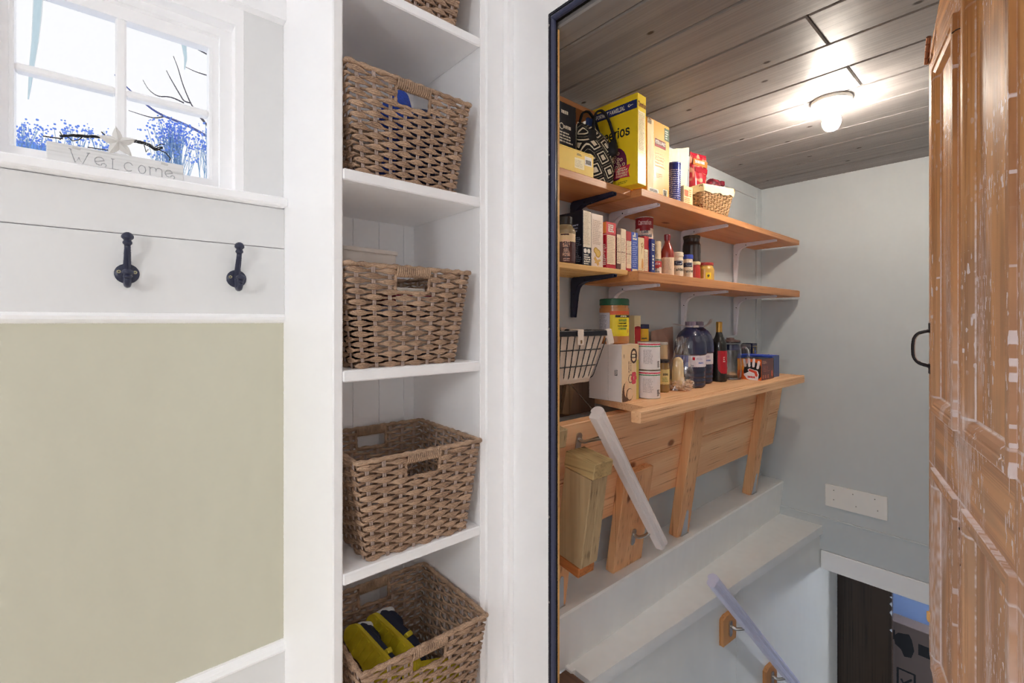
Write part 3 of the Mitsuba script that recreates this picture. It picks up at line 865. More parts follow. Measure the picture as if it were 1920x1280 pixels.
shoe('yellow-soled navy shoe at the left of the lowest basket', 0.545, 1.215, 0.225, posed((0.25, -0.80, -0.50), (-0.75, -0.30, 0.50)))
shoe('yellow-soled navy shoe with a white heel in the middle of the lowest basket', 0.628, 1.255, 0.205, posed((0.28, -0.82, -0.45), (-0.85, -0.25, 0.28)))
shoe('yellow-soled navy shoe seen through the hand hole of the lowest basket', 0.690, 1.150, 0.150, posed((0.8, -0.1, -0.3), (-0.15, -0.75, 0.62)))
# ---------------------------------------------------------------- the old panelled door, open into the stair head
DA = math.radians(15.024)
DP = (1.6257, 0.1995)                                             # foot of its free edge; local +x runs to the hinge, -y is the face in view
DRZ = math.degrees(math.atan2(-math.sin(DA), -math.cos(DA)))
EDGES = (0.0735, 0.1145, 0.2765, 0.3175, 0.3835, 0.4245, 0.629, 0.6695)
LEVELS = (0.285, 0.326, 0.744, 0.787, 0.925, 0.966, 1.745, 1.787)


def door_wood(along_s):
    def fn(p, n, uv):
        s = -((p.x - DP[0]) * math.cos(DA) + (p.y - DP[1]) * math.sin(DA))
        l, u = (s, p.z) if along_s else (p.z, s)
        bend = 0.012 * noise(l * 4, u * 20)
        g = noise(l * 1.6, (u + bend) * 60, 3)
        f = noise(l * 9, u * 420, 5)
        c = mix(lin((206, 150, 94)), lin((168, 114, 70)), smoothstep(0.25, 0.8, 0.6 * g + 0.4 * f))
        c = mix(c, lin((124, 74, 42)), 0.5 * smoothstep(0.6, 0.85, noise(l * 5, u * 26, 9)))
        c = mix(c, lin((150, 116, 84)), 0.5 * smoothstep(0.62, 0.8, noise(l * 6 + 4, u * 34, 21)) * smoothstep(1.5, 1.0, p.z))
        w = 0.0
        pd = -(p.x - DP[0]) * math.sin(DA) + (p.y - DP[1]) * math.cos(DA)
        flat, deep = 1 - smoothstep(0.0002, 0.0010, dr.abs(pd)), 1 - smoothstep(0.0006, 0.0022, dr.abs(pd + 0.0055))
        for i, e in enumerate(EDGES):
            w = dr.maximum(w, (0.4 if i == 7 else 1.0) * (flat if i in (0, 3, 4, 7) else deep) * (1 - smoothstep(0.0010, 0.0034, dr.abs(s - e + 0.0012 * (noise(p.z * 30, e * 99) - 0.5)))))
        for e in LEVELS:
            w = dr.maximum(w, 0.8 * (1 - smoothstep(0.001, 0.0038, dr.abs(p.z - e))))
        w = w * smoothstep(0.26, 0.66, fbm(s * 90, p.z * 120, 2, 3) * 0.6 + 0.4 * noise(s * 8, p.z * 9, 7)) * (0.45 + 0.55 * smoothstep(1.9, 0.9, p.z))
        low = smoothstep(1.75, 0.8, p.z)
        c = mix(c, lin((206, 170, 140)), 0.3 * low)
        speck = smoothstep(0.80 - 0.05 * low, 0.86 - 0.05 * low, noise(s * 260, p.z * 74, 31)) * smoothstep(0.42, 0.62, noise(s * 14, p.z * 7, 17))
        haze = 0.12 * low + 0.7 * low * smoothstep(0.55, 0.8, noise(s * 20, p.z * 4.5, 41)) * noise(s * 300, p.z * 60, 5)
        return mix(c, lin((232, 222, 224)), dr.clip(w + 0.85 * speck + haze, 0, 1) * 0.9)
    return fn


dwood = mat('door_wood', door_wood(False), 0.55, spec=0.08, clearcoat=0.0, bump=lambda p, n, uv: noise(p.x * 300, p.y * 300, p.z * 30), bscale=0.0006)
dwood_h = mat('door_wood_rail', door_wood(True), 0.55, spec=0.08, clearcoat=0.0)
door = struct('door_1', 'old four-panel wooden door stripped to worn orange-brown wood with specks of white paint')
door.loc, door.rz = (DP[0], DP[1], 0.0), DRZ
DT, DB, DTOP, DW = 0.034, 0.02, 1.974, 0.715
st = sg.Polygon([(0.0, 0.288), (0.06, 0.235), (EDGES[0] + 0.012, 0.225), (EDGES[0] + 0.012, 1.885), (0.06, 1.878), (0.0, 1.846)])
door.add('stile', prism(st, DT, 'y', 0), dwood)
door.add('stile', bx(EDGES[7] - 0.012, DW, 0, DT, DB, DTOP, 0.002), dwood)
door.add('mullion', bx(EDGES[3] - 0.012, EDGES[4] + 0.012, 0.0003, DT - 0.0003, LEVELS[4] - 0.01, LEVELS[7] + 0.01), dwood)
door.add('mullion', bx(EDGES[3] - 0.012, EDGES[4] + 0.012, 0.0003, DT - 0.0003, LEVELS[0] - 0.01, LEVELS[3] + 0.01), dwood)
door.add('rail', bx(0.0003, EDGES[7], 0.0003, DT - 0.0003, LEVELS[3] - 0.012, LEVELS[4] + 0.012), dwood_h)
door.add('rail', prism([(0.012, 1.852), (0.06, 1.8775), (0.235, 1.9705), (EDGES[7], 1.9705), (EDGES[7], LEVELS[7] - 0.012), (0.012, LEVELS[7] - 0.012)], DT - 0.0006, 'y', 0.0003), dwood_h)
door.add('rail', prism([(0.02, LEVELS[0] + 0.012), (0.02, 0.272), (0.15, 0.16), (0.15, DB), (EDGES[7], DB), (EDGES[7], LEVELS[0] + 0.012)], DT - 0.0006, 'y', 0.0003), dwood_h)
PROF = [(0.0, 0.0), (0.0, -0.0075), (0.002, -0.0085), (0.017, -0.0085), (0.019, -0.006), (0.024, -0.0066), (0.032, -0.0035), (0.038, 0.003), (0.041, 0.007)]


def moulding(x0, x1, z0, z1):
    out = []
    rect = lambda o: [(x0 + o, z0 + o), (x1 - o, z0 + o), (x1 - o, z1 - o), (x0 + o, z1 - o)]
    for k in range(4):
        v, f = [], []
        for o, d in PROF + [(0.041, 0.012), (0.0, 0.012)]:
            c = rect(o)
            v += [(c[k][0], d, c[k][1]), (c[(k + 1) % 4][0], d, c[(k + 1) % 4][1])]
        m = len(v) // 2
        for i in range(m):
            j = (i + 1) % m
            f += [(2 * i, 2 * j, 2 * j + 1), (2 * i, 2 * j + 1, 2 * i + 1)]
        t = trimesh.Trimesh(v, f, process=False)
        out.append(t)
    return out


for a, b in ((EDGES[0], EDGES[3]), (EDGES[4], EDGES[7])):
    for c, d in ((LEVELS[0], LEVELS[3]), (LEVELS[4], LEVELS[7])):
        pk = door.add('panel', bx(a + 0.03, b - 0.03, 0.0062, DT - 0.008, c + 0.03, d - 0.03), dwood)
        for k, m in enumerate(moulding(a, b, c, d)):
            door.add('moulding', m, dwood if k % 2 else dwood_h, 20)
pull = [(0.013, 0.0, 1.034), (0.010, -0.022, 1.041), (0.009, -0.032, 1.056), (0.009, -0.0335, 1.085), (0.010, -0.031, 1.108), (0.012, -0.022, 1.121), (0.015, 0.0, 1.128)]
door.add('handle', tube(rounded(pull, 0.02, 5), 0.0058, 12, flat=0.75), mat('worn_iron', lambda p, n, uv: mix(lin((30, 30, 36)), lin((214, 210, 212)), smoothstep(0.30, 0.42, 0.5 * (n.y * 0.96 - n.x * 0.26) + 0.25 * noise(p.x * 160, p.y * 160, p.z * 70))), 0.4, 0.3), True)
for z in (1.028, 1.134):
    door.add('handle_plate', bx(0.004, 0.024, -0.0025, 0.0, z - 0.013, z + 0.013, 0.001), C(30, 28, 34, 0.4))
bar = lambda k: (0.004 + 0.016 * k, -0.006 - 0.001 * k, 1.826 + 0.0105 * k)
lk = door.add('latch', bx(0.0, 0.05, -0.003, 0.0, 1.822, 1.828, 0.001), C(150, 112, 80, 0.3, metallic=0.9))
for k in range(4):
    door.add('latch__barrel', tube([bar(k), bar(k + 0.82)], 0.0052, 10), C(176, 130, 104, 0.25, metallic=0.9), 40)
for (s, z, r_) in ((0.365, 1.735, 0.003), (0.35, 1.89, 0.004), (0.03, 0.70, 0.003), (0.03, 0.58, 0.003), (0.34, 0.66, 0.003), (0.33, 0.73, 0.003)):
    door.add('screw', moved(lathe([(r_, 0), (r_ * 0.8, 0.0012), (0, 0.0016)], 10), (s, 0.0, z), pre=R('x', 90)), C(70, 52, 40, 0.4, metallic=0.6), 40)
sk = door.add('hook', tube(rounded([(0.352, 0, 1.735), (0.352, -0.008, 1.735), (0.344, -0.014, 1.733), (0.338, -0.012, 1.737)], 0.003), 0.0012, 6), C(60, 46, 36, 0.4, metallic=0.6), True)
door.add('peg', bx(0.004, 0.02, -0.006, 0.03, 0.372, 0.395, 0.002), pale)
# ---------------------------------------------------------------- shelves and brackets on the pantry wall
def plank_shelf(label, x0, x1, y0, z, th, m):
    t = Thing('shelf', label, 'shelf')
    t.add('plank', bx(x0, x1, y0, PY - 0.001, z - th, z, 0.002), m)


plank_shelf('long orange pine shelf on white brackets, upper of the two', 1.433, 3.05, 0.942, 1.625, 0.028, pine)
plank_shelf('long orange pine shelf on white brackets, lower of the two', 1.417, 3.056, 0.942, 1.331, 0.037, pine)
plank_shelf('short pale pine shelf by the door frame, upper, under the yellow box', 0.985, 1.4315, 0.985, 1.628, 0.026, pine)
plank_shelf('short pale pine shelf by the door frame, lower, under the salt jar', 0.985, 1.4155, 0.985, 1.335, 0.018, pale)


def bracket(label, x, z, arm, leg, m, group):
    """An L of pressed steel: the arm under the shelf, the leg down the wall, a channel each."""
    t = Thing('shelf_bracket', label, 'shelf bracket', (x, PY - 0.0102, z - 0.0004), group=group)
    o = 0.0
    out = [(0.0, -leg), (-0.010, -leg)] + [(-0.024, -0.05), (-0.032, -0.032), (-0.052, -0.021)] + [(-arm, -0.010), (-arm, 0.0), (-0.014, 0.0), (-0.004, -0.004), (0.0, -0.014)]
    inn = [(0.0, -leg + 0.004), (-0.006, -leg + 0.004), (-0.006, -0.016), (-0.018, -0.006), (-arm + 0.004, -0.005), (-arm, 0.0), (-0.014, 0.0), (-0.004, -0.004), (0, -0.014)]
    web = sg.Polygon(out).buffer(0)
    t.add('web', prism(web, 0.0035, 'x', 0.008), m)
    t.add('web', prism(web, 0.0035, 'x', -0.0115), m)
    t.add('face', cat(bx(-0.0115, 0.0115, -0.0024, 0.0, -leg, -0.016), bx(-0.0115, 0.0115, -arm, -0.016, -0.0026, 0.0)), m)
    rim = rounded([(-0.004, -leg), (-0.011, -leg + 0.02), (-0.020, -0.07), (-0.032, -0.033), (-0.065, -0.019), (-arm, -0.007)], 0.03, 5)
    v = np.array([[(x_, p[0], p[1]) for x_ in (-0.0115, 0.0115)] for p in rim]).reshape(-1, 3)
    f = [q for i in range(len(rim) - 1) for q in ((2 * i, 2 * i + 1, 2 * i + 3), (2 * i, 2 * i + 3, 2 * i + 2))]
    t.add('rib', trimesh.Trimesh(v, f, process=False), m, True)
    for q in ((-0.0135, -0.065), (-0.066, -0.0155)):
        t.add('hole', moved(lathe([(0.0028, 0), (0.0028, 0.0006), (0, 0.0006)], 10), (-0.0114, q[0] - 0.002, q[1] + 0.002), pre=R('y', -90)), C(20, 20, 24, 0.8))


G = 'white brackets under the long pantry shelves'
for i, x in enumerate((1.57, 2.147, 2.737)):
    side = ('nearest the door frame', 'in the middle of its shelf', 'nearest the back wall')[i]
    bracket(f'white steel shelf bracket under the upper long shelf, {side}', x, 1.597, 0.222, 0.222, bracket_white, G)
    bracket(f'white steel shelf bracket under the lower long shelf, {side}', x, 1.294, 0.222, 0.222, bracket_white, G)
bracket('dark navy shelf bracket under the upper short shelf', 1.335, 1.602, 0.195, 0.2, navy_metal, 'dark brackets under the short shelves')
bracket('dark navy shelf bracket under the lower short shelf', 1.337, 1.317, 0.195, 0.15, navy_metal, 'dark brackets under the short shelves')
t = Thing('ledge_board', 'narrow pine board on the wall under the ceiling, above the black carton', 'board')
t.add('plank', bx(0.985, 1.372, 1.098, PY - 0.0005, 1.911, 1.929, 0.0015), pine)
t = Thing('wall_board', 'dark brown plywood board on the pantry wall under the wire bin', 'board')
t.add('plank', bx(0.985, 1.455, 1.168, PY - 0.0005, 0.80, 1.02, 0.002), mat('dark_ply', wood('z', (112, 92, 76), (92, 74, 60), (52, 40, 32), 0.7, 0.2), 0.8))
t.add('batten', moved(bx(-0.022, 0.022, 1.15, 1.168, 0, 0.2, 0.002), (1.27, 0, 0.81), pre=R('y', 12)), mat('dark_stud', wood('z', (128, 104, 78), (108, 86, 62), (60, 46, 34), 0.7, 0.2), 0.8))

# ---------------------------------------------------------------- the worktop
WT = 0.8554
t = Thing('worktop', 'thick pine plank worktop with jars, bottles and cartons on it', 'worktop')
t.add('plank', prism([(1.401, 0.908), (2.898, 0.908), (2.915, PY - 0.001), (1.458, PY - 0.001)], 0.026, 'z', WT - 0.026), pine2)
t.add('plank', bx(1.316, 2.897, 0.869, 0.9065, WT - 0.040, WT + 0.0005, 0.003), pine2)

# ---------------------------------------------------------------- the leaning board panel hinged to the curb
LEAN = 8.4
FOOT = (0.0, 1.134, 0.1775)
pn = Thing('hinged_panel', 'leaning pine board panel with posts, strap-hinged to the grey curb under the worktop', 'panel', FOOT, pre=R('x', LEAN))
pn.add('board', bx(0.99, 3.095, 0.0, 0.038, 0.226, 0.4285, 0.003), pine2)
pn.add('board', bx(0.99, 3.1, 0.0, 0.038, 0.4315, 0.637, 0.003), mat('pine_board_b', wood('x', (238, 192, 148), (226, 172, 126), (150, 92, 56), 0.8, 0.3, 0.05, seed=3.7), 0.55))
for x0, x1, z1 in ((1.94, 2.045, 0.636), (2.722, 2.815, 0.636), (1.115, 1.200, 0.185)):
    pn.add('post', bx(x0, x1, -0.044, -0.0005, 0.003, z1, 0.003), pine_up)
pn.add('block', bx(1.062, 1.108, -0.044, -0.0005, 0.585, 0.645, 0.003), treated, label='weathered grey block')
pn.add('block', bx(1.475, 1.668, -0.038, -0.0005, 0.003, 0.402, 0.003), pine_up)
for x0, x1 in ((1.94, 2.045), (2.722, 2.815), (1.110, 1.196)):
    xm = (x0 + x1) / 2 + 0.008
    h = pn.add('strap_hinge', prism([(xm - 0.030, 0.006), (xm + 0.024, 0.006), (xm + 0.006, 0.118), (xm - 0.002, 0.124), (xm - 0.008, 0.118)], 0.003, 'y', -0.0475), grey_zinc)
    pn.add(h + '__pin', moved(tube([(xm - 0.036, -0.0485, 0.004), (xm + 0.03, -0.0485, 0.004)], 0.0042, 8), (0, 0, 0)), steel, True)
    pn.add(h + '__leaf', bx(xm - 0.036, xm + 0.03, -0.052, -0.006, 0.0, 0.0025), grey_zinc)

tb = Thing('timber_box', 'weathered greenish treated timber block standing out from the leaning panel by the door frame', 'timber', FOOT, pre=R('x', LEAN))
tb.add('cap', bx(1.104, 1.196, -0.166, -0.0455, 0.523, 0.574, 0.003), mat('treated_cap', wood('y', (178, 152, 106), (146, 122, 80), (80, 62, 38), 0.8, 0.25), 0.65))
tb.add('side', bx(1.110, 1.150, -0.156, -0.0455, 0.228, 0.5215, 0.003), treated)
tb.add('side', bx(1.151, 1.192, -0.1555, -0.0455, 0.228, 0.5215, 0.003), treated)
tb.add('foot', bx(1.113, 1.190, -0.148, -0.0455, 0.192, 0.227, 0.003), mat('orange_block', wood('y', (196, 124, 66), (166, 98, 48), (96, 54, 26), 0.9), 0.6))


# ---------------------------------------------------------------- handrails
def along(p0, p1, poly, up=(0, 0, 1)):
    """A polygon (sideways, upwards) extruded from p0 to p1."""
    p0, p1, up = (np.array(q, float) for q in (p0, p1, up))
    t = p1 - p0
    L = np.linalg.norm(t)
    t /= L
    s = np.cross(up, t)
    s /= np.linalg.norm(s)
    u = np.cross(t, s)
    m = trimesh.creation.extrude_polygon(sg.Polygon(poly), L, engine='earcut')
    v = V(m)
    return trimesh.Trimesh(p0 + v[:, :1] * s + v[:, 1:2] * u + v[:, 2:] * t, np.asarray(m.faces), process=False)


def rail_profile(r):
    top = [(r * math.cos(math.radians(a)), 0.30 * r + 0.85 * r * math.sin(math.radians(a))) for a in range(-10, 191, 12)]
    return top + [(-0.82 * r, -0.05 * r), (-0.70 * r, -0.12 * r), (-0.80 * r, -0.30 * r), (-0.72 * r, -0.95 * r), (-0.5 * r, -1.1 * r), (0.5 * r, -1.1 * r), (0.72 * r, -0.95 * r), (0.80 * r, -0.30 * r), (0.70 * r, -0.12 * r), (0.82 * r, -0.05 * r)]


def rail_bracket(t, base, wall_n, saddle, up):
    base, saddle, wall_n = np.array(base), np.array(saddle), np.array(wall_n, float)
    up = np.array(up, float)
    side = np.cross(wall_n, up)
    plate = [(0.013 * math.cos(a), 0.013 * math.sin(a) + 0.016 * (1 if math.sin(a) > 0 else -1.6)) for a in np.linspace(0, 2 * np.pi, 25)[:-1]]
    m = trimesh.creation.extrude_polygon(sg.Polygon(plate), 0.005, engine='earcut')
    v = V(m)
    k = t.add('rail_bracket', trimesh.Trimesh(base + v[:, :1] * side + v[:, 1:2] * up + v[:, 2:] * wall_n, np.asarray(m.faces), process=False), steel, 30)
    elbow = base + wall_n * 0.05 + (saddle - base - wall_n * np.dot(saddle - base, wall_n)) * 0.5
    t.add(k + '__arm', tube(rounded([base + up * 0.008, base + wall_n * 0.022 + up * 0.002, elbow, saddle], 0.02, 5), [0.0075, 0.0062, 0.0062, 0.0075], 10), steel, True)
    return k


upper = [(1.188, 0.948, 0.858), (1.678, 1.012, 0.262)]
t = Thing('handrail', 'pinkish white wooden handrail sloping across the leaning pine panel', 'handrail')
t.add('rail', along(*upper, rail_profile(0.0235)), rail_white, 30)
nrm = np.array([0, -math.cos(math.radians(LEAN)), -math.sin(math.radians(LEAN))])
upv = np.array([0, -math.sin(math.radians(LEAN)), math.cos(math.radians(LEAN))])
pl = lambda x, yl, zl: np.array([x, FOOT[1], FOOT[2]]) + np.array([0, -1, 0]) * 0 + (-nrm) * yl + upv * zl
for x, zl, yl in ((1.218, 0.572, 0.0), (1.580, 0.130, -0.038)):
    b0 = pl(x, yl, zl)
    k = 0.105 if x < 1.4 else 0.83
    s0 = np.array(upper[0]) * (1 - k) + np.array(upper[1]) * k + np.array([0.0, 0.006, -0.028])
    kk = rail_bracket(t, b0, nrm, s0, upv)
    d = (np.array(upper[1]) - np.array(upper[0]))
    d /= np.linalg.norm(d)
    t.add(kk + '__saddle', along(s0 - d * 0.026, s0 + d * 0.026, [(-0.009, -0.003), (0.009, -0.003), (0.009, 0.003), (-0.009, 0.003)]), steel)

lower = [(1.815, 0.868, 0.125), (2.80, 0.815, -0.86)]
t = Thing('handrail', 'pale lavender wooden handrail on the stairwell wall under the ledge', 'handrail')
t.add('rail', along(*lower, rail_profile(0.0225)), rail_lav, 30)
for x, z in ((2.075, -0.200), (2.475, -0.605), (2.75, -0.9)):
    yw = stairwall(x)
    a = math.degrees(math.atan2(-(0.982 - 0.828), PX + 0.26 - 1.20))
    pts = [(-0.055, -0.062), (0.05, -0.062), (0.055, -0.05), (0.055, 0.062), (-0.03, 0.062), (-0.055, 0.05)]
    pad = moved(prism(pts, 0.019, 'y', -0.0195), (x, yw, z), a)
    k = t.add('wood_pad', pad, mat('pad_%d' % (x * 100), wood('z', (206, 150, 96), (188, 126, 74), (130, 80, 44), 0.9), 0.55))
    f = (x + 0.02 - lower[0][0]) / (lower[1][0] - lower[0][0])
    s0 = np.array(lower[0]) * (1 - f) + np.array(lower[1]) * f + np.array([0.02, 0.0, -0.02])
    kk = rail_bracket(t, (x, yw - 0.0196, z + 0.004), (0, -1, 0), s0 + np.array([0, 0.006, -0.004]), (0, 0, 1))
    t.add(kk + '__saddle', along(s0 + np.array([-0.018, 0.004, 0.014]), s0 + np.array([0.018, 0.004, -0.022]), [(-0.009, -0.003), (0.009, -0.003), (0.009, 0.003), (-0.009, 0.003)]), steel)
ey = Thing('hook_and_eye', 'thin wire hook and eye between the handrail end and the wall board', 'hook and eye')
e0, e1 = np.array([1.285, 1.150, 0.925]), np.array([1.196, 0.975, 0.868])
ey.add('rod', tube(rounded([e0 + [0.006, 0, -0.004], e0, e0 * 0.9 + e1 * 0.1, e1], 0.004), 0.0017, 6), steel, True)
ey.add('eye', tube([e0 + np.array([0.010 * math.cos(a), 0, 0.010 * math.sin(a) + 0.004]) for a in np.linspace(0, 2 * np.pi, 17)[:-1]], 0.0017, 6, True), C(120, 110, 96, 0.35, metallic=0.8), True)
ey.add('eye_shank', tube([e0 + [0, 0.0, 0.012], e0 + [0, 0.02, 0.014]], 0.0018, 6), C(120, 110, 96, 0.35, metallic=0.8))

vp = Thing('cover_plate', 'white rectangular board screwed to the grey back wall above the ledge', 'cover plate', (PX, 0.69, 0.158))
vp.add('board', bx(-0.011, -0.0005, -0.142, 0.142, -0.064, 0.060, 0.002), mat('cover_white', paint((236, 234, 230), 0.015), 0.5))
for y, z in ((0.10, 0.034), (0.01, 0.036), (-0.088, 0.036), (0.10, -0.02), (-0.005, -0.028), (-0.1, -0.022)):
    vp.add('screw', moved(lathe([(0.003, 0), (0.002, 0.001), (0, 0.001)], 10), (-0.011, y, z), pre=R('y', -90)), C(150, 146, 140, 0.5))

cb = Pack('moving_carton', 'big grey-brown cardboard carton with dark printing, down in the basement by the brown door', 'carton', 0.12, 1.0, 1.182, (3.96, 0.17, -2.0), 0, C(124, 110, 106, 0.8))
prt = C(44, 46, 50, 0.8)
cb.add('flap', bx(-0.062, 0.05, -0.5, 0.5, 1.1822, 1.186), C(150, 132, 126, 0.8))


def on_x(poly, y, z, depth=0.0006):
    return prism([(y - p[0], z + p[1]) for p in poly], depth, 'x', -0.0608)


pear = [(-0.035, 0.06), (0.02, 0.075), (0.035, 0.04), (0.045, -0.02), (0.03, -0.07), (-0.005, -0.078), (-0.02, -0.04), (-0.05, -0.02), (-0.058, 0.03)]
cb.add('print', on_x(pear, 0.425, 1.06), prt)
cb.add('print', on_x([(-0.02, 0.03), (0.01, 0.04), (0.012, -0.02), (-0.02, -0.03)], 0.487, 1.09), prt)
cb.add('print', on_x([(-0.05, 0.05), (0.05, 0.05), (0.05, -0.02), (-0.05, -0.02)], 0.31, 1.05), prt)
ring = sg.box(-0.042, -0.05, 0.042, 0.05).buffer(0.006).difference(sg.box(-0.037, -0.045, 0.037, 0.045))
m = prism(ring, 0.0006, 'x', 0)
m.apply_translation((-0.0608, 0.42, 0.84))
cb.add('stamp', m, prt)
cb.add('stamp', on_x([(-0.03, 0.0), (-0.02, 0.008), (-0.012, -0.012), (0.025, 0.03), (0.032, 0.022), (-0.012, -0.03)], 0.42, 0.825), prt)
cb.say('lettering', 'l', 'OK', 0.565, 0.855, 0.03, prt, True)
cb.lines('lettering', 'l', 0.555, 0.80, 0.05, 0.03, 2, prt, 7)

# ---------------------------------------------------------------- the wire bin
wb = Thing('wire_bin', 'black wire bin with a cream cloth liner hung by the door frame', 'basket')
wire = C(24, 24, 28, 0.4)
rx0, rx1, ry0, ry1, rz_ = 0.985, 1.288, 0.975, 1.172, 1.118
fx0, fx1, fy0, fy1, fz_ = 1.02, 1.236, 1.002, 1.16, 0.962
ringp = lambda k, g=0.0: [(x + (a - x) * 0 , 0, 0) for x, a in ()]


def rect_at(k, grow=0.0):
    """The bin's outline at height fraction k."""
    l = lambda a, b: a + (b - a) * k
    return l(fx0, rx0) - grow, l(fx1, rx1) + grow, l(fy0, ry0) - grow, l(fy1, ry1) + grow, l(fz_, rz_)


for k, r_ in ((1.0, 0.0045), (0.62, 0.0019), (0.28, 0.0019)):
    x0, x1, y0, y1, z = rect_at(k)
    wb.add('hoop', tube(rounded([(x0, (y0 + y1) / 2, z), (x0, y0, z), (x1, y0, z), (x1, y1, z), (x0, y1, z), (x0, (y0 + y1) / 2 + 0.001, z)], 0.02, 4), r_, 8), wire, True)
x0, x1, y0, y1, z = rect_at(1.0)
wb.add('rim_band', cat(bx(x0, x1, y0 - 0.005, y0 - 0.002, z - 0.014, z + 0.002), bx(x1 + 0.002, x1 + 0.005, y0, y1, z - 0.014, z + 0.002), bx(x0, x1, y1 + 0.002, y1 + 0.005, z - 0.014, z + 0.004)), C(22, 24, 34, 0.8))
n = 9
for i in range(n + 1):
    f = i / n
    (a0, a1, b0, b1, zt), (c0, c1, d0, d1, zb_) = rect_at(1.0), rect_at(0.0)
    xt, xb = a0 + (a1 - a0) * f, c0 + (c1 - c0) * f
    wb.add('wire', tube(rounded([(xt, b0, zt), (xb, d0, zb_ + 0.004), (xb, d0 + 0.02, zb_ - 0.004), (xb, d1 - 0.02, zb_ - 0.004), (xb, d1, zb_), (xt, b1, zt)], 0.012, 3), 0.0016, 6), wire, True)
for i in range(1, 6):
    f = i / 6
    yt, yb = b0 + (b1 - b0) * f, d0 + (d1 - d0) * f
    wb.add('wire', tube(rounded([(a1, yt, zt), (c1, yb, zb_ + 0.004), (c1 - 0.02, yb, zb_ - 0.004), (c0 + 0.02, yb, zb_ - 0.004), (c0, yb, zb_), (a0, yt, zt)], 0.012, 3), 0.0016, 6), wire, True)
cloth = mat('linen', lambda p, n, uv: mix(lin((222, 204, 190)), lin((206, 188, 172)), fbm(p.x * 60, p.y * 60, p.z * 60, 2)), 0.9, bump=lambda p, n, uv: fbm(p.x * 40, p.y * 40, p.z * 25, 3), bscale=0.006)


def liner():
    v, f, rows, m = [], [], 10, 48
    for j in range(rows):
        k = j / (rows - 1)
        x0, x1, y0, y1, z = rect_at(k, -0.0045)
        c = sg.box(x0, y0, x1, y1).buffer(-0.012).buffer(0.012).exterior
        for i in range(m):
            q = c.interpolate(i / m, normalized=True)
            w_ = 0.0025 * math.sin(i * 1.7 + 0.6 * j) * (1 - k)
            v.append((q.x + w_ * 0.5, q.y + w_, z - 0.012 - 0.004 * math.sin(i * 0.9) * (k > 0.9)))
    for j in range(rows - 1):
        for i in range(m):
            a, b = j * m + i, j * m + (i + 1) % m
            f += [(a, b, b + m), (a, b + m, a + m)]
    v.append(tuple(np.mean(v[:m], 0)))
    f += [((i + 1) % m, i, len(v) - 1) for i in range(m)]
    return trimesh.Trimesh(v, f, process=False)


wb.add('liner', liner(), cloth, True)
tie = C(226, 212, 200, 0.9)
for x in (1.135,):
    wb.add('tab', cat(bx(x - 0.014, x + 0.014, ry0 - 0.009, ry0 - 0.006, rz_ - 0.042, rz_ + 0.006, 0.001), bx(x - 0.014, x + 0.014, ry0 - 0.009, ry0 + 0.03, rz_ + 0.004, rz_ + 0.008, 0.001)), tie)
    wb.add('snap', moved(bx(-0.004, 0.004, -0.002, 0, -0.006, 0.006, 0.001), (x, ry0 - 0.009, rz_ - 0.032)), C(150, 120, 80, 0.3, metallic=0.9))
wb.add('tab', moved(bx(-0.006, 0.016, -0.006, 0.014, -0.046, 0.006, 0.003), (rx1 - 0.010, ry0 - 0.002, rz_), -18, R('y', -14)), tie)
for x in (1.03, 1.075, 1.27):
    wb.add('tab', bx(x - 0.012, x + 0.02, ry1 - 0.006, ry1 + 0.008, rz_ - 0.03, rz_ + 0.010, 0.003), tie)
for x in (1.06, 1.25):
    wb.add('wall_hook', tube(rounded([(x, PY, rz_ + 0.02), (x, PY - 0.008, rz_ + 0.004), (x, ry1 - 0.004, rz_ - 0.006), (x, ry1 - 0.007, rz_ + 0.012)], 0.006), 0.002, 6), steel, True)
# ---------------------------------------------------------------- colours of the print
wht, crm, ink_k, navy, red_ = C(232, 226, 216), C(236, 222, 190), C(24, 22, 26), C(30, 40, 96), C(186, 36, 48)
gold, mut = C(206, 168, 80), C(120, 112, 104)
UL, UR = 1.6282, 1.6252

# ---------------------------------------------------------------- upper shelf, from the door frame to the right
t = Pack('food_packet', 'yellow and dark packet edge standing on the ledge board by the door frame', 'packet', 0.05, 0.02, 0.052, (1.16, 1.13, 1.9292), 0, C(222, 170, 60))
t.patch('band', 'f', 0.0, 0.022, 0.05, 0.012, C(60, 70, 50)); t.patch('foot_band', 'f', 0.0, 0.0, 0.05, 0.012, wht)
t = Pack('black_carton', 'black carton with white print behind the yellow box on the upper shelf', 'carton', 0.20, 0.085, 0.262, (1.128, 1.111, UL), 0, C(30, 32, 44))
for i, z in enumerate((0.235, 0.186, 0.105)):
    t.lines('lettering', 'f', 0.125 + 0.014 * (i > 0), z - 0.012, 0.05, 0.014, 1, wht, 90 + i, bold=0.8)
for z in (0.18, 0.10):
    t.add('emblem', t.on('f', cat(*[prism(sg.Point(0, 0).buffer(0.011).difference(sg.Point(0, 0).buffer(0.008)), 0.0005)]), 0.127, z), wht)
t.lines('fine_print', 'f', 0.118, 0.125, 0.066, 0.04, 4, wht, 1); t.lines('fine_print', 'f', 0.118, 0.05, 0.066, 0.04, 4, wht, 2)
t = Pack('yellow_tray', 'flat yellow cardboard box with a barcode label beside the patterned lunch bag', 'box', 0.245, 0.060, 0.083, (1.1195, 1.0335, UL), -1.0, C(238, 206, 96), c=0.002)
t.patch('lid_seam', 'f', 0.0, 0.077, 0.255, 0.0012, C(196, 164, 70))
t.patch('label', 'f', 0.150, 0.022, 0.046, 0.034, C(244, 232, 190)); t.patch('label', 'f', 0.199, 0.040, 0.036, 0.030, wht)
t.lines('fine_print', 'f', 0.153, 0.026, 0.040, 0.024, 5, C(214, 200, 160), 3)
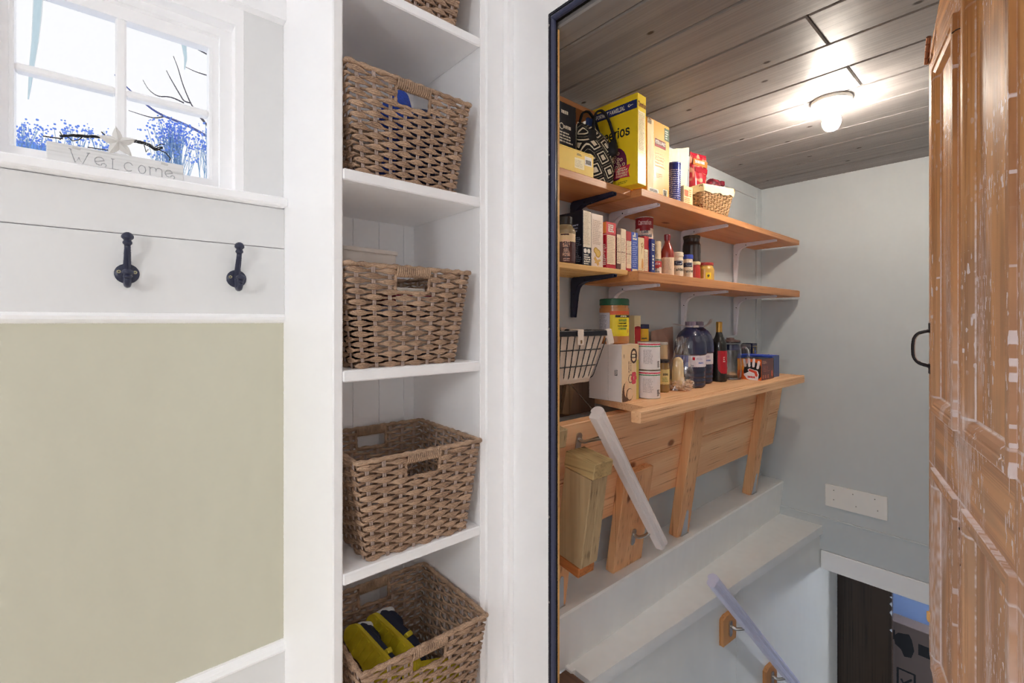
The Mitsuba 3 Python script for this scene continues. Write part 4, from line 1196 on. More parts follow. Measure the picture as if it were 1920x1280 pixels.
t.add('barcode', t.on('f', cat(*[bx(x, x + w_, 0, 0.015, 0, 0.0003) for x, w_ in [(0.0018 * k, 0.0006 + 0.0007 * ((k * 7) % 3 > 1)) for k in range(15)]]), 0.2035, 0.044, 0.0005), ink_k)
t.lines('fine_print', 'f', 0.160, 0.064, 0.028, 0.008, 2, mut, 4)


def maze(p, n, uv):
    a = math.radians(31)
    x, z = (p.x + 0.55 * p.y), p.z
    u, v = (x * math.cos(a) + z * math.sin(a)) / 0.052, (-x * math.sin(a) + z * math.cos(a)) / 0.052
    i = dr.floor(u)
    fu, fv = dr.abs(u - i - 0.5) * 2, dr.abs((v + 0.5 * (i - 2 * dr.floor(i / 2))) - dr.floor(v + 0.5 * (i - 2 * dr.floor(i / 2))) - 0.5) * 2
    d = dr.maximum(fu, fv)
    ring = smoothstep(0.03, 0.06, dr.abs(d - 0.86) - 0.085) * smoothstep(0.03, 0.06, dr.abs(d - 0.46) - 0.085)
    bar = smoothstep(0.02, 0.05, dr.abs(fv - 0.62) - 0.04) + smoothstep(0.80, 0.78, d)
    return mix(lin((26, 24, 24)), lin((238, 228, 208)), dr.clip(ring, 0, 1) * dr.clip(bar, 0, 1))


bagm = mat('maze_cloth', maze, 0.75)
t = Thing('lunch_bag', 'black and cream geometric lunch bag with black handles in front of the yellow cereal box', 'lunch bag', (1.312, 1.050, UL), -8)


def bag_body():
    v, f, n, m = [], [], 14, 40
    for j in range(n):
        k = j / (n - 1)
        w, d = 0.052 + 0.020 * math.sin(min(1, k * 1.25) * math.pi / 2) - 0.004 * k, 0.046 * (1 - 0.72 * k ** 3)
        for i in range(m):
            a = 2 * math.pi * i / m
            c, s = math.cos(a), math.sin(a)
            q = (abs(c) ** 4 + abs(s) ** 4) ** -0.25
            v.append((w * c * q - 0.012 * k + 0.002 * math.sin(5 * a + 3 * k), d * s * q - 0.004 * math.sin(k * 3.1) , 0.196 * k - 0.016 * k * c * q + 0.003 * math.sin(3 * a) * k))
    for j in range(n - 1):
        for i in range(m):
            a, b = j * m + i, j * m + (i + 1) % m
            f += [(a, b, b + m), (a, b + m, a + m)]
    v += [(0, 0, 0), tuple(np.mean(v[-m:], 0))]
    f += [(len(v) - 2, (i + 1) % m, i) for i in range(m)] + [(len(v) - 1, (n - 1) * m + i, (n - 1) * m + (i + 1) % m) for i in range(m)]
    return trimesh.Trimesh(v, f, process=False)


t.add('body', bag_body(), bagm, True)
bk = C(22, 22, 28, 0.7)
for y, dx in ((-0.018, 0.016), (0.014, -0.02)):
    t.add('handle', tube(rounded([(-0.048 + dx, y - 0.012, 0.165), (-0.050 + dx, y - 0.004, 0.205), (-0.030 + dx, y, 0.258), (0.0 + dx, y, 0.270), (0.030 + dx, y, 0.245), (0.042 + dx, y - 0.014, 0.18), (0.040 + dx, y - 0.030, 0.135)], 0.03, 5), 0.0065, 8, flat=0.55), bk, True)
t.add('zip_end', moved(blob([(0.050, -0.036, 0.150), (0.038, -0.046, 0.12)], [0.015, 0.018], 0.006), (0, 0, 0)), bk, True)
t.add('lining', moved(bx(-0.030, 0.012, -0.012, 0.002, 0.180, 0.235, 0.006), (-0.02, 0, 0), 0), C(28, 52, 104, 0.8), label='dark blue lining showing between the handles')
t.add('patch', moved(bx(-0.066, -0.030, -0.040, -0.03, 0.145, 0.182, 0.008), (0, 0, 0)), bk)

yel = C(236, 204, 36, 0.35)
t = Pack('cereal_box', 'big yellow cereal box overhanging the edge of the upper shelf', 'cereal box', 0.056, 0.205, 0.315, (1.4085, 1.0285, UL), 2.0, yel, c=0.0018)
t.patch('banner', 'l', 0.0, 0.262, 0.203, 0.030, navy)
t.say('lettering', 'l', 'FORMAT FAMILIAL', 0.030, 0.270, 0.0145, wht, True, width=0.125)
t.add('swirl', t.on('l', cat(prism(sg.Point(0, 0).buffer(0.005).difference(sg.Point(0.001, 0.001).buffer(0.003)), 0.0005), bx(0.004, 0.016, -0.001, 0.001, 0, 0.0005)), 0.172, 0.278, 0.0005), wht)
t.say('title', 'l', 'Cheerios', 0.016, 0.178, 0.034, ink_k, True, width=0.158)
t.add('bowl', t.on('l', prism(sg.Point(0, 0).buffer(1).simplify(0.01), 0.0005).apply_scale([0.046, 0.058, 1]), 0.116, 0.085), C(96, 30, 66, 0.5))
for i in range(15):
    a, r_ = i * 2.4, 0.010 + 0.0023 * i
    t.add('cereal_ring', t.on('l', prism(sg.Point(0, 0).buffer(0.0062).difference(sg.Point(0, 0).buffer(0.0028)), 0.0008), 0.118 + r_ * math.cos(a) * 0.8, 0.088 + r_ * math.sin(a), 0.0005), C(196, 168, 140))
t.add('ribbon', t.on('l', prism([(0, 0.004), (0.066, 0.0), (0.060, 0.022), (0.068, 0.044), (0.004, 0.040), (0.008, 0.02)], 0.0006), 0.108, 0.030, 0.0006), C(186, 40, 66))
for k, s in enumerate(('CONTRIBUANT', 'À ABAISSER LE', 'CHOLESTÉROL')):
    t.say('lettering', 'l', s, 0.118, 0.055 - 0.0095 * k, 0.0062, crm, True, 0.0013, width=0.048)
t.lines('fine_print', 'l', 0.126, 0.063, 0.034, 0.006, 1, crm, 6, 0.0013, 0.62)
t.lines('fine_print', 'l', 0.126, 0.010, 0.05, 0.010, 2, C(120, 108, 40), 7)
t.say('title', 'f', 'Cheerios', 0.003, 0.270, 0.017, C(140, 84, 30), True, width=0.050)
t.patch('panel', 'f', 0.005, 0.115, 0.043, 0.140, C(240, 226, 176)); t.lines('fine_print', 'f', 0.008, 0.12, 0.036, 0.13, 22, C(206, 184, 136), 8)
t.patch('stamp', 'f', 0.012, 0.222, 0.03, 0.014, C(240, 190, 150))

org = C(240, 176, 86, 0.35)
t = Pack('snack_carton', 'tall orange carton between the yellow cereal box and the blue canister', 'carton', 0.155, 0.09, 0.285, (1.585, 1.012, UR), 0, org, c=0.0018)
t.patch('side_panel', 'f', 0.002, 0.002, 0.042, 0.278, C(240, 214, 164), label='paler left panel')
t.patch('corner_badge', 'f', 0.119, 0.225, 0.034, 0.048, C(70, 96, 72)); t.lines('fine_print', 'f', 0.124, 0.23, 0.024, 0.036, 4, wht, 5, 0.0006)
t.patch('brand_plate', 'f', 0.052, 0.188, 0.076, 0.030, C(128, 60, 40)); t.say('lettering', 'f', 'KIRKLAND', 0.055, 0.200, 0.013, wht, True, 0.0006, width=0.070)
t.patch('red_line', 'f', 0.054, 0.190, 0.072, 0.005, red_, 0.0006)
t.patch('top_badge', 'f', 0.003, 0.262, 0.026, 0.02, C(70, 40, 36))
t.lines('fine_print', 'f', 0.056, 0.11, 0.072, 0.06, 5, C(238, 196, 132), 9); t.lines('fine_print', 'f', 0.064, 0.07, 0.05, 0.02, 3, C(222, 160, 84), 11)
t.patch('bubble', 'f', 0.014, 0.008, 0.062, 0.018, wht); t.lines('lettering', 'f', 0.018, 0.011, 0.052, 0.012, 1, mut, 93, 0.0006, 0.8)
t.patch('barcode', 'f', 0.108, 0.006, 0.032, 0.030, crm); t.add('barcode', t.on('f', cat(*[bx(x, x + 0.001, 0, 0.022, 0, 0.0003) for x in np.arange(0, 0.022, 0.0022)]), 0.113, 0.010, 0.0006), mut)
t.add('plume', t.on('f', prism([(0, 0), (0.012, 0.03), (0.004, 0.07), (0.014, 0.13), (0.024, 0.10), (0.022, 0.04)], 0.0005), 0.006, 0.10), C(226, 204, 160))

t = Round('canister', 'blue tube canister with lines of white print on the upper shelf', 'canister', (1.756, 1.004, UR))
t.add('body', lathe(rounded([(0.029, 0), (0.029, 0.166), (0.028, 0.168)], 0.001), 40), C(44, 54, 134, 0.22, metallic=0.25), 40)
t.add('rim', lathe(rounded([(0.0275, 0.166), (0.0300, 0.167), (0.0300, 0.172), (0.0270, 0.172), (0.0262, 0.168)], 0.001), 40, False), C(96, 108, 180, 0.25, metallic=0.7), 40)
a0 = t.face()
for k in range(6):
    t.add('fine_print', t.wrap(words(0.014, 0.13, 16, 20 + k, bold=0.42), 0.029, a0 - 62 + k * 26, 0.014), C(190, 192, 226))
t.add('band', t.band(0.029, 0.002, 0.010, 0, 360), C(150, 158, 206, 0.3))

t = Thing('foil_pouch', 'flat white pouch standing behind the blue canister', 'pouch', (1.888, 1.082, UR), -6)


def pouch(w, h, d, lean=0.0, skew=0.0, waves=0.003):
    v, f, n, m = [], [], 16, 20
    for s in (-1, 1):
        for j in range(n):
            k = j / (n - 1)
            for i in range(m):
                u = i / (m - 1) * 2 - 1
                th = d * (1 - abs(u) ** 4) * (0.15 + 0.85 * math.sin(math.pi * min(1, 1.05 - 0.95 * k)) ** 0.6) * (1 - k ** 5)
                v.append((u * w / 2, s * th / 2 + lean * k * h + waves * math.sin(u * 7 + k * 5) * k, k * h + skew * u * k))
    for s in range(2):
        for j in range(n - 1):
            for i in range(m - 1):
                a = s * n * m + j * m + i
                q = (a, a + 1, a + m + 1, a + m)[:: 1 if s == 0 else -1]
                f += [(q[0], q[1], q[2]), (q[0], q[2], q[3])]
    return trimesh.Trimesh(v, f, process=False)


t.add('pouch', pouch(0.165, 0.282, 0.05, -0.09, 0.022), C(240, 226, 196, 0.35), True)
t.add('print', moved(cat(prism(sg.Point(0, 0).buffer(0.011).difference(sg.Point(0, 0).buffer(0.009)), 0.0005), prism(sg.Point(0.006, -0.03).buffer(0.004), 0.0005)), (0.058, -0.049, 0.085), pre=R('x', 90)), mut)
t = Pack('tea_box', 'small cream and orange box between the white pouch and the lined basket', 'box', 0.066, 0.05, 0.082, (1.812, 0.992, UR), -3, C(240, 214, 160))
t.patch('badge', 'f', 0.004, 0.040, 0.028, 0.026, C(214, 96, 50)); t.lines('fine_print', 'f', 0.004, 0.006, 0.05, 0.03, 4, C(226, 150, 96), 12); t.lines('fine_print', 'f', 0.036, 0.04, 0.026, 0.032, 4, C(214, 120, 70), 13)

# the lined basket and the bags in it
wv2 = Weave(0.162, 0.135, 0.205, 0.175, 0.128, nf=10, ns=8, rows=13, hole=(0.0, 0.0, 0.0), r_out=0.0036, strand=0.0022, seed=4)
key = number('wicker_basket')
labels[key] = {'label': 'small pale wicker basket with a cream cloth liner on the upper long shelf', 'category': 'basket'}
straw = mat('straw', lambda p, n, uv: mix(lin((196, 160, 116)), lin((150, 114, 76)), noise(p.x * 300, p.y * 300, p.z * 600)), 0.55)
M_ = T().translate([2.11, 1.056, UR]).rotate([0, 0, 1], -15)
for k in range(wv2.rows - 2):
    scene[number(f'{key}__weaver')] = {**mikit.ply(wv2.row(k), straw, True), 'to_world': M_}
for i in range(wv2.n):
    scene[number(f'{key}__stake')] = {**mikit.ply(wv2.stake(i + 0.5), straw, True), 'to_world': M_}
scene[key + '__base'] = {**mikit.ply(wv2.base(), straw), 'to_world': M_}
scene[key + '__rim'] = {**mikit.ply(wv2.rim(), straw, True), 'to_world': M_}


def cuff(wv, drop):
    v, f, m = [], [], 72
    rings = [(-0.006, -0.075), (-0.004, 0.0), (-0.001, 0.008), (0.006, 0.008), (0.0085, -0.001), (0.0085, -drop)]
    for out, dz in rings:
        for i in range(m):
            q = wv.at(i / m * wv.n, wv.h + min(dz, 0), out + 0.001 * math.sin(i * 1.3) * (dz < 0))
            v.append((q[0], q[1], wv.h + dz + (0.003 * math.sin(i * 0.8) + 0.002 * math.sin(i * 1.9)) * (dz < -0.01)))
    for j in range(len(rings) - 1):
        for i in range(m):
            a, b = j * m + i, j * m + (i + 1) % m
            f += [(a, b, b + m), (a, b + m, a + m)]
    return trimesh.Trimesh(v, f, process=False)


scene[key + '__liner'] = {**mikit.ply(cuff(wv2, 0.026), mat('cream_cloth', (240, 222, 176), 0.9), True), 'to_world': M_}
wrap_red = mat('red_wrapper', lambda p, n, uv: mix(lin((168, 34, 46)), lin((214, 150, 120)), smoothstep(0.45, 0.7, noise(p.x * 60, p.y * 60, p.z * 45))), 0.18, clearcoat=0.8)
t = Thing('snack_bag', 'glossy red snack bag standing in the lined basket', 'snack bag', (2.068, 1.058, UR + 0.012), -12)
t.add('bag', pouch(0.112, 0.285, 0.04, 0.0, -0.006, 0.004), wrap_red, True)
t.add('header', moved(bx(-0.054, 0.054, -0.003, 0.003, 0, 0.012, 0.001), (0, 0, 0.277)), C(168, 30, 50, 0.25))
t.add('panel', moved(prism([(-0.05, 0), (0.046, -0.006), (0.05, 0.022), (-0.045, 0.028)], 0.001), (0.0, -0.013, 0.232), pre=R('x', 90)), C(196, 120, 60, 0.3))
t.add('panel', moved(prism([(-0.04, 0), (0.042, -0.003), (0.044, 0.02), (-0.038, 0.022)], 0.001), (0.0, -0.017, 0.20), pre=R('x', 90)), C(150, 24, 40, 0.3))
t.add('lettering', moved(words(0.075, 0.016, 1, 94, bold=0.8), (-0.036, -0.015, 0.238), pre=R('x', 90)), wht)
t = Thing('snack_bag', 'dark red shiny packet lying on the lined basket beside the red snack bag', 'snack bag', (2.178, 1.045, UR + 0.012), -10)
t.add('bag', blob([(-0.05, 0, 0.125), (-0.015, -0.008, 0.16), (0.03, 0, 0.17), (0.055, 0.01, 0.155)], [0.024, 0.030, 0.024, 0.014], 0.006, 3), mat('dark_wrapper', lambda p, n, uv: mix(lin((84, 22, 34)), lin((150, 44, 58)), smoothstep(0.4, 0.75, noise(p.x * 70, p.y * 70, p.z * 70))), 0.12, clearcoat=1.0), True)
t.add('twist', moved(bx(0.05, 0.075, -0.02, 0.02, 0.165, 0.19, 0.004), (0, 0, 0)), C(110, 30, 44, 0.2))
t = Thing('scoop', 'small orange scoop poking out behind the lined basket', 'scoop', (2.40, 1.07, UR))
t.add('bowl', moved(lathe(rounded([(0.018, 0), (0.024, 0.022), (0.027, 0.034)], 0.004), 20), (0, 0, 0)), C(200, 84, 50, 0.4), 40)
t.add('handle', bx(-0.06, 0.0, -0.008, 0.008, 0.026, 0.034, 0.002), C(200, 84, 50, 0.4))
# ---------------------------------------------------------------- the lower shelf, from the door frame to the right
ML, MR = 1.3352, 1.3312
glass_g = {'type': 'dielectric', 'int_ior': 1.45}
scene['m_glass'] = {'type': 'thindielectric', 'int_ior': 1.5}


def jar(name, label, loc, r, h, content, lid, fill=0.9, neck=0.86, lid_h=0.014, group=None, shoulder=0.80, lid_part='lid'):
    """A jar: its filling seen through the glass as one glossy body, a lid on the neck."""
    t = Round(name, label, 'jar', loc, 0, group)
    t.add('body', lathe(rounded([(r * 0.86, 0), (r, 0.006), (r, h * shoulder - lid_h), (r * neck, h * 0.92 - lid_h), (r * neck, h - lid_h)], 0.006), 40), content, 40)
    t.add(lid_part, lathe(rounded([(r * neck + 0.002, h - lid_h - 0.001), (r * neck + 0.003, h - lid_h), (r * neck + 0.003, h - 0.002), (r * neck, h)], 0.002), 40), lid, 40)
    return t


gl = dict(clearcoat=1.0)
salt = C(74, 40, 44, 0.18, **gl)
t = jar('salt_grinder', 'jar of pink salt with a black lid at the left end of its shelf', (1.124, 1.025, ML), 0.0345, 0.154, salt, C(30, 28, 28, 0.3), lid_h=0.026, neck=0.62, shoulder=0.86)
a0 = t.face()
t.add('glass_shoulder', lathe(rounded([(0.0350, 0.096), (0.0350, 0.108), (0.0240, 0.122), (0.0225, 0.128)], 0.006), 36, False), C(150, 132, 100, 0.12, clearcoat=1.0), True)
t.add('label', t.band(0.0345, 0.070, 0.096, a0 - 75, a0 + 75), C(226, 200, 160, 0.5))
t.add('band', t.band(0.0350, 0.090, 0.0945, a0 - 22, a0 + 22), C(60, 30, 30))
for s, z in (('PINK', 0.066), ('SALT', 0.053), ('SEL', 0.037), ('ROSE', 0.024)):
    m = text(s, 0.0098, True)
    m.apply_scale([0.0235 / max(1e-6, V(m)[:, 0].max()) * (0.8 if s == 'SEL' else 1), 1, 1])
    t.add('lettering', t.wrap(m, 0.0346, a0 + 8, z, 0.0004), C(238, 196, 176))
t.add('lettering', t.wrap(words(0.03, 0.012, 2, 3), 0.0346, a0 + 8, 0.006), C(220, 180, 170))

t = Pack('pasta_box', 'tall black carton with a cream side panel next to the salt jar', 'carton', 0.044, 0.135, 0.184, (1.206, 1.068, ML), 0, C(26, 28, 42, 0.35))
t.patch('panel', 'f', 0.002, 0.062, 0.040, 0.120, C(234, 220, 196)); t.lines('fine_print', 'f', 0.004, 0.07, 0.034, 0.105, 20, C(198, 184, 160), 31)
for x in (0.012, 0.030):
    t.add('seal', t.on('f', prism(sg.Point(0, 0).buffer(0.0078), 0.0005), x, 0.050), wht)
t.lines('fine_print', 'f', 0.005, 0.004, 0.034, 0.036, 5, wht, 32, bold=0.6)
t.lines('fine_print', 'l', 0.080, 0.012, 0.05, 0.085, 14, C(120, 126, 140), 33); t.lines('fine_print', 'l', 0.082, 0.112, 0.04, 0.03, 3, C(150, 156, 176), 34)
t.lines('lettering', 'l', 0.066, 0.112, 0.022, 0.013, 1, wht, 95, bold=0.8); t.lines('lettering', 'l', 0.048, 0.148, 0.032, 0.02, 2, C(120, 136, 190), 96, bold=0.7)
t = Pack('cracker_box', 'tall white carton with lemon pictures next to the black carton', 'carton', 0.062, 0.135, 0.180, (1.260, 1.068, ML), 0, C(236, 216, 200, 0.4))
t.lines('fine_print', 'f', 0.006, 0.075, 0.048, 0.085, 14, C(206, 184, 164), 35)
for x, z, r_ in ((0.022, 0.056, 0.011), (0.034, 0.047, 0.014)):
    t.add('lemon', t.on('f', prism(sg.Point(0, 0).buffer(r_), 0.0005), x, z), C(196, 150, 54)); t.add('lemon', t.on('f', prism(sg.Point(0, 0).buffer(r_ * 0.72), 0.0005), x, z, 0.0004), C(222, 184, 92))
for a in (-35, -60, 20):
    m = prism(sg.Point(0, 0).buffer(1), 0.0005).apply_scale([0.018, 0.0045, 1])
    m.apply_transform(R('z', a))
    t.add('wheat', t.on('f', m, 0.026 + 0.006 * (a > 0), 0.020), C(216, 170, 84))
t = Pack('cereal_box', 'red carton with a cream nutrition panel, first of the narrow cartons on the lower shelf', 'carton', 0.053, 0.11, 0.164, (1.339, 1.056, ML), -2, C(178, 34, 48, 0.4))
t.patch('panel', 'f', 0.004, 0.016, 0.045, 0.102, C(236, 212, 180)); t.lines('fine_print', 'f', 0.006, 0.020, 0.040, 0.094, 16, C(204, 176, 150), 36)
t.patch('top_band', 'f', 0.0, 0.124, 0.053, 0.038, C(204, 56, 60)); t.lines('fine_print', 'f', 0.010, 0.128, 0.032, 0.028, 4, wht, 37, 0.0006, 0.7)
t.patch('top_band', 'l', 0.06, 0.124, 0.05, 0.038, C(222, 140, 70)); t.patch('line', 'l', 0.0, 0.118, 0.11, 0.002, wht)
t.lines('pattern', 'l', 0.086, 0.012, 0.024, 0.075, 12, wht, 38, bold=0.55)
for nm, lab, x0, x1, h, body, dep in (('mix_box', 'short white and brown carton right of the red carton', 1.368, 1.391, 0.149, (96, 60, 52), 0.1), ('mix_box', 'narrow cream carton between the brown and red-topped cartons', 1.393, 1.4235, 0.150, (234, 212, 182), 0.11), ('mix_box', 'cream carton with a red top beside the blue carton', 1.4255, 1.4565, 0.145, (176, 46, 48), 0.1)):
    t = Pack(nm, lab, 'carton', x1 - x0, dep, h, ((x0 + x1) / 2, 1.0 + dep / 2, ML if x1 < 1.41 else MR + 0.004), 0, C(*body, 0.4))
    w_ = x1 - x0
    t.patch('panel', 'f', 0.001, 0.022 if body[0] < 120 else 0.010, w_ - 0.002, h - (0.045 if body[0] < 200 else 0.012), C(236, 214, 184))
    t.lines('fine_print', 'f', 0.003, 0.026, w_ - 0.006, h - 0.06, 14, C(196, 172, 148), 40 + int(x0 * 100)); t.patch('line', 'f', 0.001, h * 0.42, w_ - 0.002, 0.002, C(150, 110, 90), 0.0004)
t = Round('brown_jar', 'dark brown round lid showing above the narrow cartons', 'jar', (1.475, 1.13, MR))
t.add('body', lathe(rounded([(0.038, 0), (0.040, 0.01), (0.040, 0.165), (0.034, 0.178)], 0.006), 32), C(70, 46, 38, 0.4), 40)
t.add('lid', lathe(rounded([(0.036, 0.176), (0.0365, 0.196), (0.028, 0.204)], 0.004), 32), C(54, 36, 32, 0.5), 40)
t = Pack('baking_box', 'narrow blue carton with white print on the lower shelf', 'carton', 0.040, 0.10, 0.150, (1.4805, 1.05, MR), -2, C(70, 92, 178, 0.4))
t.lines('fine_print', 'f', 0.004, 0.02, 0.032, 0.095, 13, C(150, 166, 220), 50); t.lines('lettering', 'f', 0.006, 0.120, 0.026, 0.02, 2, wht, 51, bold=0.7); t.patch('foot_panel', 'f', 0.004, 0.004, 0.032, 0.010, crm)
t.add('drop', t.on('f', prism([(0, 0.008), (0.005, 0), (0, -0.005), (-0.005, 0)], 0.0005), 0.02, 0.142), wht)
t = Pack('rice_box', 'cream carton with a flower drawing beside the blue carton', 'carton', 0.039, 0.10, 0.136, (1.521, 1.05, MR), 0, C(238, 216, 172, 0.4))
t.add('stem', t.on('f', cat(tube([(0.02, 0.07, 0), (0.022, 0.09, 0), (0.03, 0.105, 0)], 0.0008, 5), *[prism(sg.Point(0.026 + 0.007 * math.cos(a), 0.108 + 0.007 * math.sin(a)).buffer(0.0035), 0.0005) for a in (0, 1.3, 2.6, 3.9, 5.2)]), 0, 0), C(180, 140, 90))
t.add('almond', t.on('f', prism(sg.Point(0, 0).buffer(1), 0.0005).apply_scale([0.006, 0.022, 1]), 0.026, 0.035), C(206, 150, 80)); t.lines('fine_print', 'f', 0.004, 0.002, 0.03, 0.02, 3, C(206, 184, 146), 52)
t = Pack('pudding_box', 'carton with a red top and cream panel in front of the tall can', 'carton', 0.030, 0.09, 0.145, (1.5565, 1.045, MR), 0, C(190, 52, 56, 0.4))
t.patch('panel', 'f', 0.0, 0.012, 0.030, 0.082, crm); t.lines('fine_print', 'f', 0.003, 0.016, 0.022, 0.07, 11, C(200, 160, 130), 53); t.patch('side_line', 'f', 0.025, 0.012, 0.004, 0.09, C(204, 60, 62), 0.0004)
t = Pack('yeast_box', 'narrow dark blue carton beside the small stacked cans', 'carton', 0.025, 0.09, 0.136, (1.5855, 1.035, MR), 0, C(36, 50, 120, 0.4))
t.lines('lettering', 'f', 0.006, 0.016, 0.014, 0.06, 5, wht, 97, bold=0.7); t.lines('fine_print', 'f', 0.003, 0.09, 0.018, 0.03, 4, wht, 54)
can_metal = C(196, 190, 180, 0.25, metallic=0.9)


def can(name, label, loc, r, h, body, group=None):
    t = Round(name, label, 'can', loc, 0, group)
    t.add('body', lathe(rounded([(r - 0.001, 0.002), (r - 0.001, h - 0.002)], 0.001), 40), body, 40)
    for z in (0.0, h - 0.004):
        t.add('rim', lathe(rounded([(r - 0.003, z), (r + 0.0008, z + 0.001), (r + 0.0008, z + 0.003), (r - 0.003, z + 0.004)], 0.001), 40, True), can_metal, 40)
    return t


cwhite, cred = C(232, 214, 196, 0.35), C(168, 36, 44, 0.35)


def milk(label, loc, r, h, top=(150, 30, 38)):
    t = can('milk_can', label, loc, r, h, cwhite)
    a = t.face()
    t.add('band', t.band(r - 0.001, h * 0.55, h - 0.005, 0, 360), C(*top, 0.35))
    t.add('swoosh', t.band(r - 0.0006, h * 0.46, h * 0.56, a - 30, a + 40), C(*top, 0.35))
    t.add('foot_band', t.band(r - 0.001, 0.005, h * 0.16, 0, 360), C(*top, 0.35))
    m = text('Carnation', h * 0.17, True)
    m.apply_scale([1.55 * r / max(1e-6, V(m)[:, 0].max()), 1, 1])
    t.add('lettering', t.wrap(m, r - 0.0002, a + 4, h * 0.68, 0.0006), C(236, 206, 206))
    for s, z in (('Lait', 0.36), ('évaporé', 0.21)):
        m = text(s, h * 0.11, True)
        t.add('lettering', t.wrap(m, r, a + 4, h * z, 0.0004), C(60, 66, 96))
    return t


milk('large red and white milk can standing high behind the narrow cartons', (1.687, 1.095, MR + 0.142), 0.0365, 0.108)
t = can('tin_can', 'plain tin can under the large milk can, behind the narrow cartons', (1.687, 1.095, MR), 0.0365, 0.1415, C(150, 120, 110, 0.4))
milk('small red and white milk can, lower of the two beside the dark blue carton', (1.642, 1.02, MR), 0.028, 0.061, (186, 40, 44))
t = can('milk_can', 'small can with a cream label stacked on the small red can', (1.642, 1.02, MR + 0.0615), 0.0265, 0.076, C(230, 204, 168, 0.4))
t.add('fine_print', t.wrap(words(0.03, 0.05, 8, 60), 0.0258, t.face(), 0.012), C(176, 150, 120)); t.add('mark', t.wrap(prism([(0, 0), (0.012, 0), (0.006, 0.011)], 0.0003), 0.0258, t.face(), 0.024), C(70, 50, 40))
t = Round('sauce_bottle', 'red sauce bottle with a narrow bent-looking neck and a dark red cap', 'bottle', (1.7245, 1.012, MR))
t.add('body', lathe(rounded([(0.024, 0), (0.026, 0.004), (0.026, 0.072), (0.0265, 0.098), (0.020, 0.118), (0.011, 0.138), (0.0095, 0.150)], 0.008), 36), C(150, 48, 34, 0.15, clearcoat=1.0), 40)
t.add('cap', lathe(rounded([(0.0105, 0.148), (0.0115, 0.150), (0.0135, 0.170), (0.0125, 0.173)], 0.002), 28), C(130, 30, 40, 0.2, clearcoat=1.0), 40)
t.add('label', t.band(0.026, 0.006, 0.078), C(234, 206, 176, 0.5)); t.add('fine_print', t.wrap(words(0.034, 0.056, 9, 61), 0.0264, t.face(), 0.014), C(196, 168, 144))
for lab, x, w_, h, lidc, nm, ang in (('white tahini jar with a white lid', 1.8015, 0.0245, 0.108, (236, 218, 194), 'Tahini', 14), ('white tahini jar with a blue lid', 1.8885, 0.0215, 0.106, (58, 78, 176), 'Tahini', 6)):
    t = jar('tahini_jar', lab + ' on the lower shelf', (x, 1.012, MR), w_, h, C(236, 220, 196, 0.35), C(*lidc, 0.4), neck=0.93, lid_h=0.018, shoulder=0.86)
    a = t.face()
    t.add('oval', t.wrap(prism(sg.Point(0, 0).buffer(1), 0.0003).apply_scale([0.0145, 0.0065, 1]), w_, a + 22, 0.064, 0.0008), C(190, 196, 214)); t.add('band', t.band(w_, 0.052, 0.071, a - 62, a + 58), C(40, 40, 62))
    m = text(nm, 0.0115, True)
    t.add('lettering', t.wrap(m, w_, a + ang, 0.029, 0.0004), C(60, 44, 36)); t.add('fine_print', t.wrap(words(0.03, 0.018, 3, 62), w_, a, 0.008), C(206, 180, 150))
t = jar('dark_jar', 'tall dark jar behind the tahini jars', (2.105, 1.108, MR), 0.0405, 0.226, C(34, 24, 24, 0.12, clearcoat=1.0), C(70, 60, 48, 0.3, metallic=0.6), neck=0.88, lid_h=0.013, shoulder=0.86)
t.add('label', t.band(0.0405, 0.06, 0.082, 0, 360), C(214, 190, 130, 0.5))
t = jar('sauce_jar', 'small red jar squeezed between the blue-lidded tahini jar and the yellow jar', (1.985, 1.03, MR), 0.024, 0.086, C(178, 48, 40, 0.2, clearcoat=1.0), C(222, 204, 160, 0.4), neck=0.9)
t = jar('mustard_jar', 'round yellow mustard jar with a red lid at the right of the lower shelf', (2.068, 1.022, MR), 0.0375, 0.087, C(206, 164, 76, 0.2, clearcoat=1.0), C(166, 52, 48, 0.35), neck=0.84, lid_h=0.012, shoulder=0.82)
t.add('label', t.band(0.0375, 0.012, 0.040, t.face() + 2, t.face() + 38), C(240, 206, 50, 0.5)); t.add('emblem', t.wrap(prism([(0, 0.008), (0.006, 0), (0, -0.008), (-0.006, 0)], 0.0003), 0.0375, t.face() + 20, 0.026, 0.0006), C(80, 66, 30))

# ---------------------------------------------------------------- on the worktop
W_ = WT + 0.0002
bxw = C(226, 214, 210, 0.5)
t = Pack('milk_carton_case', 'large pale carton with coconut pictures at the left end of the worktop', 'carton', 0.115, 0.148, 0.2105, (1.472, 1.091, W_), 2.5, C(232, 222, 218, 0.5))
t.patch('print_panel', 'f', 0.0, 0.0, 0.115, 0.2105, C(226, 198, 160, 0.5))
t.patch('seam', 'l', 0.088, 0.0, 0.0012, 0.2105, C(200, 190, 186))
t.add('barcode', t.on('l', cat(*[bx(0, 0.014, z, z + 0.0016, 0, 0.0003) for z in np.arange(0, 0.022, 0.0032)]), 0.116, 0.096), C(80, 74, 72))
t.add('emblem', t.on('f', cat(prism(sg.Point(0, 0).buffer(1).difference(sg.Point(0, 0).buffer(0.72)), 0.0006).apply_scale([0.022, 0.028, 1]), bx(-0.016, 0.016, -0.008, 0.008, 0, 0.0006)), 0.080, 0.166, 0.0004), C(70, 50, 44))
t.add('lettering', t.on('f', moved(words(0.027, 0.010, 1, 98, bold=0.9), (-0.0135, -0.005, 0.0008)), 0.080, 0.166, 0.0004), crm)
